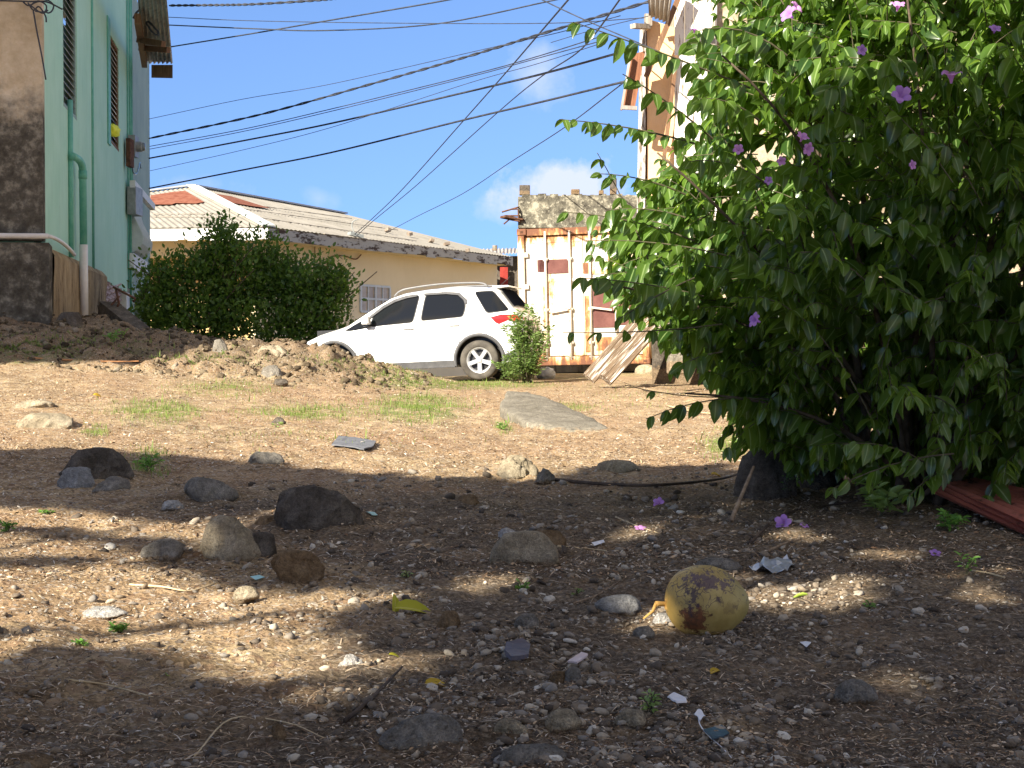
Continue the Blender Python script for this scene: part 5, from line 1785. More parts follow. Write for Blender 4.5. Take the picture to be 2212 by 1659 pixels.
def make_bush():
    base = P(1990, 1085, 8.3); base.z = gzs(base.x, base.y)
    root = thing('flowering_bush', 'big dense flowering bush with glossy drooping leaves and lilac flowers, filling the right side', 'bush', base)
    r = np.random.default_rng(21)
    LP, LD, LN, LS = [], [], [], []        # leaf position, direction, normal, size
    tw = MB()

    def shoot(a, b, sag, pairs, size, tip=1.0, thick=.004, side_bias=0.0):
        a, b = np.array(a, float), np.array(b, float); L = np.linalg.norm(b - a)
        m = (a + b) / 2 + np.array([0, 0, sag * L])
        pts = [a * (1 - t) ** 2 + m * 2 * t * (1 - t) + b * t * t for t in np.linspace(0, 1, 7)]
        tw.tube([Vector(p) for p in pts], [thick * (1 - .1 * i) for i in range(7)], 4, False)
        for i in range(pairs):
            t = (i + .6) / pairs
            p = a * (1 - t) ** 2 + m * 2 * t * (1 - t) + b * t * t
            T = (m - a) * (1 - t) * 2 + (b - m) * 2 * t; T /= np.linalg.norm(T)
            sd = np.cross(T, [0, 0, 1]); sd /= np.linalg.norm(sd) + 1e-6
            for s in (-1, 1):
                if r.uniform() < .06: continue
                d = sd * s * r.uniform(.25, .9) + T * r.uniform(.05, .8) + np.array([0, 0, -1]) * r.uniform(.2, 1.15) + r.normal(size=3) * .12
                n = np.array([0, 0, .9]) + sd * s * .9 + r.normal(size=3) * .5
                LP.append(p); LD.append(d); LN.append(n); LS.append(size * r.uniform(.7, 1.12) * (1 - .45 * max(0, t - .7) / .3 * tip))

    # random shoots through the crown
    N = 2900
    k = 0
    while k < N:
        wall_gap = r.uniform() < .5
        py = r.uniform(-330, 1085); left = np.interp(py, OUT_Y, OUT_X)
        u = r.uniform() ** 1.15
        px = left + 40 + (2720 - left) * u
        if py > 880:
            # open bottom with bare stems: fewer leaves
            keep = np.interp(px, [1500, 1700, 1760, 1900, 2050, 2120, 2400], [1, .8, .45, .4, .6, .9, 1]) * np.interp(py, [880, 960, 1085], [1, .75, .75])
            if r.uniform() > keep: continue
        if 700 < py <= 880 and 1780 < px < 2180 and r.uniform() < .45: k += 1; continue
        if 255 < py < 420 and 1500 < px < 1700 and r.uniform() < .72: k += 1; continue
        th = 1.25 * min(1, ((px - left) / 420)) ** .6 + .1
        if py > 900: th *= .75
        D = 8.05 + r.uniform(-1, 1) * th
        p = P(px, py, D); p = np.array(p)
        if p[2] < gzs(p[0], p[1]) + .10: continue
        out = np.array([p[0] - 3.0, (p[1] - 8.05) * 1.3, (p[2] - 1.2) * .6]); out /= np.linalg.norm(out) + 1e-6
        d = out * .9 + r.normal(size=3) * .6 + np.array([-.25, -.25, .10]); d /= np.linalg.norm(d)
        L = r.uniform(.22, .50)
        shoot(p - d * L * .6, p + d * L * .5, r.uniform(.05, .22), int(L / .055), r.uniform(.07, .16))
        k += 1
    # the shaded back of the bush, low down, closing the view between the stems
    for i in range(620):
        px = r.uniform(1640, 2750); py = r.uniform(640, 1010)
        p = np.array(P(px, py, 8.35 + r.uniform(.1, 1.0)))
        if px > 1780 and px < 2160 and py > 760 and r.uniform() < .25: continue
        if p[2] < gzs(p[0], p[1]) + .08: continue
        d = r.normal(size=3) * .7 + np.array([.1, .3, .1]); d /= np.linalg.norm(d); L = r.uniform(.25, .5)
        shoot(p - d * L * .5, p + d * L * .5, .12, int(L / .055), r.uniform(.09, .14))
    # named sprays reaching out of the crown: start px,py,d -> tip px,py,d
    sprays = [((1620, 190, 7.1), (1238, 48, 6.7), .02, 13, .112), ((1540, 300, 7.2), (1345, 160, 6.9), .06, 7, .10), ((1500, 310, 7.3), (1210, 258, 7.0), .05, 12, .092),
              ((1480, 420, 7.4), (1285, 375, 7.2), .10, 7, .085), ((1500, 520, 7.3), (1215, 458, 7.1), .08, 10, .098), ((1520, 640, 7.2), (1250, 600, 7.0), .05, 10, .118),
              ((1560, 700, 7.2), (1215, 718, 7.1), -.04, 6, .085), ((1600, 560, 7.2), (1265, 520, 7.1), .08, 9, .10), ((1700, 870, 7.6), (1395, 905, 7.4), .15, 9, .115),
              ((1660, 850, 7.7), (1350, 832, 7.6), -.10, 2, .06), ((1700, 120, 7.0), (1495, 70, 6.8), .25, 8, .12), ((1640, 260, 7.0), (1500, 215, 6.8), .2, 7, .12),
              ((1660, 400, 7.0), (1480, 350, 6.8), .2, 8, .11), ((1620, 20, 7.3), (1470, -40, 7.2), .2, 8, .11), ((1900, 940, 7.0), (1640, 640, 6.7), .3, 9, .12),
              ((1500, 600, 7.1), (1335, 690, 7.0), .05, 7, .105), ((1480, 470, 7.2), (1310, 455, 7.1), .12, 7, .11), ((1560, 760, 7.2), (1450, 800, 7.1), .1, 6, .11),
              ((1900, 640, 6.8), (1720, 545, 6.6), .25, 8, .125), ((2060, 980, 6.9), (1790, 1060, 6.7), .1, 9, .11), ((1980, 860, 6.9), (2080, 900, 6.7), .3, 8, .115), ((1850, 640, 6.9), (1990, 650, 6.7), .3, 9, .12),
              ((2000, 1000, 6.9), (1820, 960, 6.7), .15, 8, .10), ((2050, 1010, 7.0), (1960, 1075, 6.8), .1, 8, .10), ((1400, 560, 7.3), (1290, 330, 7.2), .1, 5, .09)]
    for a, b, sag, n, s in sprays:
        shoot(P(*a), P(*b), sag, n, s, .8, .006)
    LPa, LDa, LNa, LSa = map(np.array, (LP, LD, LN, LS))
    v, f = stamp(LT_V, LT_F, LPa, frames(LDa, LNa), np.stack([LSa, LSa * r.uniform(.85, 1.15, len(LSa)), LSa], -1))
    np_mesh('foliage', v, f, M_vine, root, True, {'mid': np.tile(LT_M, len(LPa))}, base)
    tw.build('twigs', M_twig, root, True, origin=base)
    # main stems from the ground
    st = MB()
    for i in range(26):
        px = r.uniform(1760, 2160); d = 8.1 + r.uniform(-.45, .6); b = P(px * .55 + 1990 * .45, 1080, d); b.z = gzs(b.x, b.y) - .03
        tx = 1500 + (px - 1700) * 2.2 + r.uniform(-150, 150); e = P(tx, r.uniform(-200, 700), 8 + r.uniform(-.8, .8))
        m = Vector((b.x * .85 + e.x * .15 + r.uniform(-.1, .1), b.y, (b.z + e.z) * .55))
        rad = r.uniform(.012, .034)
        st.tube([p + Vector((r.normal() * .012, 0, 0)) for p in bez(b, m, e, 10)], [rad * (1 - .07 * q) for q in range(11)], 7)
    for a, b, c in (((1990, 1075, 8.0), (1870, 720, 7.7), (1300, 610, 7.1)), ((1990, 1060, 8.0), (1750, 600, 7.4), (1420, 330, 7.1)), ((1960, 1060, 7.8), (1900, 400, 7.3), (1560, 120, 6.9)), ((2010, 1075, 7.9), (2030, 500, 7.2), (1960, 0, 6.8)),
                    ((1990, 1075, 7.7), (2080, 1000, 7.5), (2200, 900, 7.2)), ((1960, 1040, 7.7), (1800, 860, 7.6), (1480, 850, 7.5))):
        st.tube(bez(P(*a), P(*b), P(*c), 12), [.018 * (1 - .06 * q) for q in range(13)], 6)
    st.build('stems', M_stem, root, True, origin=base)
    for px, py, D, s, m, dr in ((1948, 203, 6.55, .080, M_petal, (-.1, -1, .35)), (2055, 157, 6.55, .082, M_petalp, (-.1, -.35, 1)), (1700, 28, 6.7, .075, M_petal, (-.7, -.5, .4)), (1722, 14, 6.8, .06, M_petalp, (.6, -.6, .5)),
                                (1862, 108, 6.6, .045, M_petal, (.2, -1, 0)), (1735, 293, 6.6, .055, M_petalp, (.3, -.6, .8)), (1747, 322, 6.6, .055, M_petalp, (.5, -.8, -.2)), (1595, 322, 6.7, .045, M_petalp, (-.2, -1, .2)),
                                (1628, 690, 6.6, .065, M_petal, (-.8, -.4, .3)), (1688, 348, 6.65, .04, M_petalp, (.1, -1, -.3)), (1940, 8, 6.7, .06, M_petalp, (0, -.5, .8)), (1972, 356, 6.6, .04, M_petalp, (.5, -.8, .1)),
                                (1660, 390, 6.7, .035, M_petal, (0, -1, 0)), (1500, 62, 6.75, .035, M_petalp, (0, -.3, 1)), (2150, 60, 6.6, .05, M_petal, (0, -.6, .6))):
        flower(P(px, py, D), dr, s, m, root, base)
    # dry hanging leaves
    mb = MB()
    for px, py in ((1345 + 700, 250), (1880, 255), (1665, 385)):
        pass


make_bush()


# ---------------------------------------------------------------- shrub and weeds
def leaf_cloud(name, blobs, n, size, m, parent, base, tpl=None, up=.3, seed=1, fill=.35):
    """leaves scattered in the outer shell of ellipsoids: blobs = [(centre, radii, weight)]"""
    r = np.random.default_rng(seed); tv = LT_V if tpl is None else tpl[0]; tf = LT_F if tpl is None else tpl[1]
    w = np.array([b[2] for b in blobs], float); w /= w.sum(); ch = r.choice(len(blobs), n, p=w)
    c = np.array([tuple(b[0]) for b in blobs])[ch]; ra = np.array([tuple(b[1]) for b in blobs])[ch]
    d = r.normal(size=(n, 3)); d /= np.linalg.norm(d, axis=1, keepdims=True)
    rad = 1 - fill * r.uniform(size=n) ** 1.5
    p = c + d * ra * rad[:, None]
    p += r.normal(size=(n, 3)) * size * 1.3 + np.array([mnoise.noise_vector(Vector(q * 1.7)) for q in p]) * .22
    ld = d * .7 + r.normal(size=(n, 3)) * .6 + np.array([0, 0, up]); ln = d + r.normal(size=(n, 3)) * .7
    k = p[:, 2] > gz0(p[:, 0], p[:, 1]) - .02
    p, ld, ln = p[k], ld[k], ln[k]
    s = size * r.uniform(.6, 1.2, len(p))
    v, f = stamp(tv, tf, p, frames(ld, ln), s)
    return np_mesh(name, v, f, m, parent, True, {'mid': np.tile(LT_M, len(p))} if tpl is None else None, base)


SL_V = np.array([[0, 0, 0], [.35, .26, .08], [.35, -.26, .08], [.75, .2, .02], [.75, -.2, .02], [1.0, 0, -.12], [.5, 0, -.02]])
SL_F = np.array([[0, 6, 1], [0, 2, 6], [1, 6, 3], [2, 4, 6], [3, 6, 5], [6, 4, 5]])
M_shrub = leafmat('shrub_leaf', (.030, .070, .014), (.11, .20, .032), None, (.36, .60, .08), .40, .38, .4)
M_weed = leafmat('weed_leaf', (.10, .17, .045), (.22, .32, .10), None, (.4, .55, .15), .55, .4, .3)


def shrub(label, base, blobs, spikes, n, seed, stems=20):
    root = thing('shrub', label, 'shrub', base, 'shrubs in front of the yellow house')
    leaf_cloud('foliage', blobs, n, .10, M_shrub, root, base, (SL_V, SL_F), .3, seed, .75)
    r = np.random.default_rng(seed + 9)
    # upright shoots feathering the outline
    P_, D_, N_, S_ = [], [], [], []; mb = MB()
    spikes = spikes + [(x + r.uniform(-22, 22), y + r.uniform(8, 60), D + r.uniform(-.5, .3), L * r.uniform(.6, 1.1)) for x, y, D, L in spikes for _ in range(3)]
    for px, py, D, L in spikes:
        tip = np.array(P(px, py, D)); q = tip - np.array([r.normal() * .12, r.normal() * .1, 1]) * L
        mb.tube([Vector(q), Vector((q + tip) / 2) + Vector((.02, 0, 0)), Vector(tip)], [.008, .006, .003], 4, False)
        for t in np.linspace(0, 1, int(L / .022)):
            p = q * (1 - t) + tip * t; a = r.uniform(0, 6.28)
            P_.append(p); D_.append([math.cos(a), math.sin(a), .9]); N_.append([math.cos(a + 3) * .8, math.sin(a + 3) * .8, 1]); S_.append(r.uniform(.05, .105))
    if P_:
        v, f = stamp(SL_V, SL_F, np.array(P_), frames(np.array(D_), np.array(N_)), np.array(S_)); np_mesh('shoots', v, f, M_shrub, root, True, None, base)
    for i in range(stems):
        b = base + Vector((r.normal() * .25, r.normal() * .2, 0)); b.z = gzs(b.x, b.y) - .05
        c = Vector(blobs[r.integers(len(blobs))][0])
        mb.tube(bez(b, b.lerp(c, .5) + Vector((r.normal() * .15, 0, .15)), c + Vector((r.normal() * .3, r.normal() * .3, .2)), 6), [.022, .02, .018, .015, .012, .01, .008], 5)
    mb.build('stems', M_stem, root, True, origin=base)


def B(px, py, d, rx, rz, ry=None, w=None):
    k = d / FPX
    r_ = (rx * k, (ry if ry else (rx * k * .9)), rz * k)
    return (P(px, py, d), r_, w if w else rx * rz)


b1 = P(450, 742, 27.0); b1.z = gzs(b1.x, b1.y)
shrub('large dark green shrub close to the green house, reaching the eaves of the yellow house', b1,
      [B(475, 560, 27.2, 50, 80), B(420, 640, 27.0, 75, 85), B(350, 650, 26.8, 50, 70), B(355, 590, 27.2, 40, 35), B(520, 640, 27.3, 60, 80), B(480, 610, 27.2, 75, 80), B(400, 700, 26.5, 90, 50), B(520, 700, 26.8, 70, 50), B(330, 690, 26.8, 40, 60), B(490, 520, 27.2, 26, 36)],
      [(478, 478, 27, .6), (470, 492, 27.2, .5), (448, 505, 27, .5), (492, 500, 27, .4), (520, 505, 27.4, .5), (365, 560, 27, .5), (340, 560, 27, .4), (390, 555, 27, .5), (425, 530, 27, .5), (318, 590, 27, .4), (505, 515, 27.3, .4), (350, 570, 27, .3), (410, 545, 27.1, .4), (437, 512, 27.1, .5)],
      11500, 41)
b2 = P(620, 748, 27.6); b2.z = gzs(b2.x, b2.y)
shrub('second green shrub touching the big dark one, its right side sunlit, behind the car bonnet', b2,
      [B(570, 560, 27.9, 42, 55), B(600, 620, 27.8, 70, 80), B(660, 620, 27.6, 60, 60), B(715, 630, 27.6, 40, 55), B(700, 690, 27.4, 55, 55), B(630, 700, 27.3, 80, 48), B(735, 610, 27.7, 24, 36)],
      [(560, 487, 28, .6), (580, 505, 28, .5), (545, 520, 28, .5), (600, 525, 28, .5), (640, 545, 27.8, .4), (665, 560, 27.8, .4), (690, 565, 27.7, .5), (712, 560, 27.7, .5), (735, 570, 27.7, .4), (752, 600, 27.7, .3), (758, 640, 27.7, .3), (620, 535, 27.9, .4), (572, 490, 28, .6)],
      8800, 57)


def weed(label, px, pyb, pyt, w, D, n, seed, name='weed', group='weeds and seedlings', leaf=.05, m=None, stems=8):
    r = np.random.default_rng(seed); base = P(px, pyb, D); base.z = gzs(base.x, base.y); H = (pyb - pyt) / FPX * D; rw = w / 2 / FPX * D
    root = thing(name, label, name, base, group); mb = MB(); P_, D_, N_, S_ = [], [], [], []
    for i in range(stems):
        a = r.uniform(0, 6.28); lean = r.uniform(.1, 1) ** .7; h = H * r.uniform(.55, 1.0) * (1.15 - .45 * lean)
        tip = np.array(base) + np.array([math.cos(a) * rw * lean, math.sin(a) * rw * lean * .8, h]); b = np.array(base) + r.normal(size=3) * [.1 * rw, .1 * rw, 0]
        mid = (b + tip) / 2 + np.array([0, 0, h * .15])
        mb.tube([Vector(b), Vector(mid), Vector(tip)], [max(.002, H * .008), max(.0015, H * .006), .0015], 5, False)
        k = n // stems
        for t in r.uniform(.08, 1, k) ** .8:
            p = b * (1 - t) ** 2 + mid * 2 * t * (1 - t) + tip * t * t; q = r.uniform(0, 6.28); rad = rw * .35 * r.uniform(0, 1) * (1.1 - t)
            P_.append(p + np.array([math.cos(q) * rad, math.sin(q) * rad, 0])); D_.append([math.cos(q), math.sin(q), r.uniform(-.2, .8)]); N_.append(r.normal(size=3) * .5 + [0, 0, 1]); S_.append(leaf * r.uniform(.5, 1.2))
    v, f = stamp(SL_V, SL_F, np.array(P_), frames(np.array(D_), np.array(N_)), np.stack([S_, np.array(S_) * .75, S_], -1))
    np_mesh('leaves', v, f, m or M_weed, root, True, None, base)
    mb.build('stems', M_twig, root, True, origin=base)


weed('tall feathery weed growing at the back corner of the white car', 1138, 815, 640, 125, 23.6, 3000, 3, leaf=.08, stems=28)
weed('low weedy clump under the container edge beside the tall weed', 1110, 820, 745, 110, 23.5, 1100, 4, leaf=.06, stems=14)
M_agave = leafmat('agave_leaf', (.03, .06, .03), (.06, .10, .05), None, (.15, .3, .08), .5, .2, .3)
base = P(795, 705, 34); base.z = gzs(base.x, base.y)
root = thing('spiky_plant', 'spiky dark plant beyond the car windscreen by the yellow wall', 'plant', base)
mb = MB(); rr = random.Random(4)
for i in range(26):
    a = rr.uniform(0, 6.28); e = rr.uniform(.5, 1.45); L = rr.uniform(.6, .95); t = Vector((math.cos(a) * math.cos(e), math.sin(a) * math.cos(e), math.sin(e)))
    s = t.cross(Vector((0, 0, 1))).normalized() * .045; b = Vector((0, 0, .05))
    mb.add([b - s, b + s, b + t * L * .5 + s * 1.2, b + t * L, b + t * L * .5 - s * 1.2, b + t * L * .4 - Vector((0, 0, .03))], [(0, 5, 4), (0, 1, 5), (1, 2, 5), (5, 2, 3), (4, 5, 3)])
mb.build('leaves', M_agave, root)
mb = MB(); mb.tube([(0, 0, -.6), (0, 0, .1)], [.12, .06], 8); mb.build('stem', M_stem, root)

# ---------------------------------------------------------------- coconut
def coconut():
    g = ghit(1524, 1372); d = g.y; w = 178 / FPX * (d + .1)
    c = P(1524, 1299, d + .10)
    n, m = 72, 44
    vs, fs = [], []
    for i in range(m + 1):
        u = -1 + 2 * i / m; x = math.sin(u * math.pi / 2)
        r = math.cos(u * math.pi / 2)
        # blunt stalk end on the left, drawn-out tip on the right
        prof = r * (1 + .07 * (-x)) if x < 0 else r * (1 - .10 * x * x)
        for k in range(n):
            a = 2 * math.pi * k / n
            rr = prof * (.435 + .016 * math.cos(3 * a + .6)) * w
            dx = .5 * w * x + (.03 * w * max(0, x - .8) / .2 * (1 - 0) if x > .8 else 0)
            p = Vector((dx, rr * math.cos(a), rr * math.sin(a)))
            p += Vector(mnoise.noise_vector(p * 14)) * .0022
            vs.append(p)
    for i in range(m):
        for k in range(n): fs.append((i * n + k, i * n + (k + 1) % n, (i + 1) * n + (k + 1) % n, (i + 1) * n + k))
    t = NT('coconut_husk'); x = t.xyz()
    base = t.ramp(t.noise(14, 6, .6), [(.35, (.29, .205, .06)), (.55, (.41, .30, .10)), (.7, (.51, .385, .15))])
    # greener toward the tip
    base = t.mix(t.ramp(t.math('ADD', t.math('MULTIPLY', x[0], 3.5), t.math('MULTIPLY', t.noise(9, 4), .5)), [(.3, 0), (.8, .5)]), base, (.30, .28, .09))
    base = t.mix(t.ramp(t.math('ADD', t.math('MULTIPLY', x[0], -5), t.math('MULTIPLY', t.noise(9, 4), .3)), [(.45, 0), (.75, .8)]), base, (.60, .37, .08))
    def blob(cx, cz, rx, rz, amp=1.2):
        a = t.math('DIVIDE', t.math('SUBTRACT', x[0], cx), rx); b = t.math('DIVIDE', t.math('SUBTRACT', x[2], cz), rz)
        dd = t.math('SQRT', t.math('ADD', t.math('MULTIPLY', a, a), t.math('MULTIPLY', b, b)))
        return t.math('SUBTRACT', t.math('ADD', 1.0, t.math('MULTIPLY', t.math('SUBTRACT', t.noise(40, 7, .75), .5), amp * 3)), dd, clamp=True)
    # rotten brown patch low on the front, bruise marks above, thin dark scratches
    c_ = t.mix(t.ramp(blob(-.030, -.030, .046, .046), [(.03, 0), (.16, .92)]), base, t.ramp(t.noise(60, 5, .7), [(.35, (.05, .02, .015)), (.65, (.19, .06, .025))]))
    c_ = t.mix(t.ramp(blob(-.040, .035, .016, .045, 2.2), [(.12, 0), (.30, .85)]), c_, (.055, .035, .045))
    c_ = t.mix(t.ramp(blob(.005, .085, .065, .020, 2.6), [(.12, 0), (.3, .85)]), c_, (.09, .06, .08))
    c_ = t.mix(t.ramp(blob(.075, .01, .03, .025, 1.6), [(.2, 0), (.5, .35)]), c_, (.11, .06, .03))
    for st, lo, rot in (((15, 15, 5), .035, .7), ((8, 8, 2.5), .022, -.6)):
        mp = t.n.new('ShaderNodeMapping'); mp.inputs['Scale'].default_value = st; mp.inputs['Rotation'].default_value = (0, rot, 0)
        nz = t.n.new('ShaderNodeTexNoise'); nz.inputs['Scale'].default_value = 18; t.l.new(t.tc.outputs['Object'], nz.inputs['Vector'])
        ad = t.n.new('ShaderNodeMix'); ad.data_type = 'VECTOR'; ad.inputs[0].default_value = .10
        t.l.new(t.tc.outputs['Object'], ad.inputs[4]); t.l.new(nz.outputs['Color'], ad.inputs[5]); t.l.new(ad.outputs[1], mp.inputs['Vector'])
        vo = t.n.new('ShaderNodeTexVoronoi'); vo.feature = 'DISTANCE_TO_EDGE'; vo.inputs['Scale'].default_value = 2.2; t.l.new(mp.outputs[0], vo.inputs['Vector'])
        line = t.ramp(vo.outputs['Distance'], [(lo * .5, 1), (lo * 1.3, 0)])
        msk = t.math('MULTIPLY', t.ramp(t.math('ADD', t.math('MULTIPLY', x[2], 5), t.noise(16, 4, .7)), [(.50, 0), (.75, .9)]), t.ramp(t.noise(22, 3, .6, (1, 1, 1), 0, (rot, 3, 1)), [(.41, 0), (.52, 1)]))
        c_ = t.mix(t.math('MULTIPLY', line, msk), c_, (.07, .045, .05))
    t.bump(t.noise(50, 6, .7), .35, .003)
    M = t.fin(c_, .55, .35)
    root = thing('coconut', 'fallen yellow-brown coconut with a rotten patch, lying on the gravel', 'coconut', c, rot=(R(8), R(4), R(-8)))
    mb = MB(); mb.add(vs, fs); mb.build('husk', M, root, True)
    mb = MB(); M2 = simple('stalk', (.36, .19, .05), (.60, .36, .10), 30, .7, .3)
    mb.tube(bez((-.112, -.02, -.015), (-.13, -.03, -.010), (-.150, -.045, -.008), 4), [.011, .009, .008, .008, .009], 8)
    for k in range(5):
        a = k * 1.256; mb.tube([(-.118, -.018, -.01), (-.116, -.018 + .022 * math.cos(a), -.01 + .022 * math.sin(a)), (-.108, -.018 + .034 * math.cos(a), -.01 + .034 * math.sin(a))], [.006, .008, .003], 6)
    mb.tube([(-.150, -.045, -.008), (-.158, -.055, -.03), (-.185, -.07, -.052)], [.006, .005, .003], 6)
    mb.build('stalk', M2, root, True)


coconut()

# ---------------------------------------------------------------- fallen leaves, flowers
def fleaf(label, px, py, wpx, ang, roll, m, fold=.45, curl=.35, lift=.01, pitch=0.0, name='fallen_leaf'):
    g = ghit(px, py); L = wpx / FPX * g.y
    v, f = leaf_tpl(fold, curl)[0:2]
    v = v - [.5, 0, 0]; o = np_mesh(name, v * [L, L * .85, L], f, m, None, True, {'mid': LT_M})
    o.rotation_euler = (R(roll), R(pitch), R(ang)); o.location = (g.x, g.y + .01, g.z + lift)
    sm = o.modifiers.new('thick', 'SOLIDIFY'); sm.thickness = .0008
    return props(o, label, 'leaf', 'fallen leaves')


M_yl = leafmat('yellow_leaf', (.42, .42, .03), (.60, .56, .05), (.70, .64, .16), (.8, .75, .1), .5, .35, .3, spots=(.22, .14, .04))
M_yl2 = leafmat('golden_leaf', (.52, .36, .03), (.70, .48, .05), (.75, .6, .2), (.9, .7, .1), .5, .35, .3, spots=(.25, .12, .04))
M_gl = leafmat('fresh_fallen_leaf', (.30, .42, .06), (.42, .54, .10), (.5, .6, .2), (.6, .75, .2), .5, .35, .3)
fleaf('big folded yellow-green leaf on the gravel, its tip pointing right', 895, 1326, 88, 8, 28, M_yl, .5, .25, .016)
fleaf('yellow-green leaf blade standing up at the left end of the folded leaf', 856, 1318, 56, 75, 60, M_yl, .3, .3, .022, -50)
fleaf('curled yellow leaf near the bottom centre', 945, 1484, 58, 14, 20, M_yl2, .5, .55, .012, -10)
fleaf('small golden leaf in front of the coconut', 1547, 1462, 36, 40, 20, M_yl2, .6, .5, .010, -25)
fleaf('bright yellow-green leaf in the sun patch right of the coconut', 1728, 1294, 40, 160, 25, M_gl, .5, .4, .012)
fleaf('pale green leaf on the sunlit dirt at lower left', 361, 1466, 30, 100, 30, M_gl, .3, .3, .008)
fleaf('tiny yellow leaf on the gravel left of the curled one', 852, 1420, 26, 5, 10, M_yl, .5, .4, .006)
fleaf('yellow leaf on the shadowed ground by the square boulder', 1550, 1030, 30, 20, 20, M_yl2, .5, .4, .015)
fleaf('orange-brown curled leaf on the sunlit ground, left edge', 218, 858, 34, 30, 20, M_yl2, .5, .8, .02)


def fflower(label, px, py, s, m, dr):
    g = ghit(px, py); root = bpy.data.objects.new('fallen_flower', None)
    o = flower((0, 0, 0), dr, s, m, None, (0, 0, 0), 'fallen_flower'); bpy.data.objects.remove(root)
    o.location = (g.x, g.y, g.z + s * .28)
    props(o, label, 'flower', 'fallen flowers')


fflower('crumpled violet flower lying by a grey stone in the shade', 1422, 1094, .055, M_petal, (-.3, -.8, .5))
fflower('bright pink petal-like flower in a fleck of sun, mid ground', 1383, 1146, .05, M_petalp, (0, -.3, 1))
fflower('fallen lilac flower standing open, largest of those on the ground', 1691, 1142, .07, M_petal, (-.2, -1, .5))
fflower('small lilac flower flat on the ground right of the largest fallen one', 1738, 1140, .04, M_petal, (.3, -.4, .9))
fflower('fallen lilac flower near the seedling at the right edge', 2020, 1202, .045, M_petal, (0, -.5, .9))

# ---------------------------------------------------------------- seedlings
M_seed = leafmat('seedling_leaf', (.10, .24, .04), (.20, .40, .08), None, (.4, .65, .12), .5, .4, .3)
SG = 'weeds and seedlings'
for lab, px, pb, h, w, n, s, lf in (('bright green seedling in the gravel left of centre, under the angular rock', 1130, 1278, 30, 40, 40, 11, .022),
                                   ('smaller seedling right of the one under the angular rock', 1245, 1288, 22, 26, 20, 12, .018),
                                   ('two-leaved seedling at the right, beside the fallen lilac flower', 2086, 1244, 50, 50, 26, 13, .035),
                                   ('feathery dark green seedling below the coconut, low centre', 1405, 1545, 60, 60, 60, 14, .020),
                                   ('grassy green sprout in the sunlit dirt at lower left', 258, 1370, 32, 50, 60, 15, .026),
                                   ('flat bright green seedling on the sunlit dirt, lower left', 180, 1398, 16, 46, 40, 16, .022),
                                   ('little green plant at the left edge below the bluish stone', 14, 1150, 26, 44, 50, 17, .030),
                                   ('green creeping weed right of the two-humped black rock', 318, 1018, 40, 90, 110, 18, .040),
                                   ('small green weed in a ring of dry stalk, left side', 100, 1112, 14, 34, 40, 19, .025),
                                   ('sprout in front of the earthy brown lump', 668, 1250, 26, 30, 24, 20, .020),
                                   ('dim green weed in the gravel under the dark rocks', 880, 1252, 14, 30, 20, 22, .018),
                                   ('bright weed on the sunlit ground below the slab of concrete', 1085, 928, 16, 38, 60, 23, .035),
                                   ('leafy weed at the foot of the bush beside the metal sheets', 2050, 1146, 46, 80, 90, 24, .050),
                                   ('yellowish weed at the foot of the square boulder', 1700, 1070, 60, 60, 40, 25, .030),
                                   ('dim green sprout in the shade right of the sun fleck', 1880, 1320, 22, 46, 30, 26, .018),
                                   ('leafy weed on the shaded bank in front of the foundation', 250, 745, 40, 70, 110, 27, .06),
                                   ('green tuft growing on the dark clod of the lit ground', 598, 925, 14, 30, 40, 28, .03),
                                   ('broad dark weed at the foot of the flowering bush', 1900, 1120, 80, 150, 130, 29, .08)):
    g = ghit(px, pb); weed(lab, px, pb, pb - h, w, g.y, n, s, 'seedling', SG, lf, M_seed if 'dark' not in lab and 'broad' not in lab else M_vine, 6)

# ---------------------------------------------------------------- sticks
M_stick = simple('dry_stick', (.16, .11, .07), (.36, .27, .18), 20, .85, .2)
M_straw = simple('straw', (.42, .32, .18), (.62, .50, .32), 20, .8, .2)
M_dstick = simple('dark_stick', (.04, .03, .025), (.10, .075, .055), 20, .85, .2)


def stick(label, pts, r, m, heights=None, branch=None):
    q = []
    for i, (x, y) in enumerate(pts):
        g = ghit(x, y) if not (heights and heights[i]) else None
        if g is None:
            ref = ghit(pts[0][0], pts[0][1]) if i else ghit(x, y); g = P(x, y, ref.y + heights[i])
        else: g = g + Vector((0, 0, r * 1.2 + .003))
        q.append(g)
    c = q[0].copy(); mb = MB(); pp = poly3([p - c for p in q], 5)
    mb.tube(pp, [r * (1 - .5 * i / len(pp)) for i in range(len(pp))], 7)
    if branch:
        for a, (x, y) in branch:
            g = ghit(x, y) + Vector((0, 0, .02)); mb.tube(bez(q[a] - c, (q[a] + g) / 2 - c + Vector((0, 0, .01)), g - c, 4), [r * .6, r * .5, r * .45, r * .4, r * .3], 6)
    o = mb.build('stick', m, None, True); o.location = c
    props(o, label, 'stick', 'sticks on the ground')


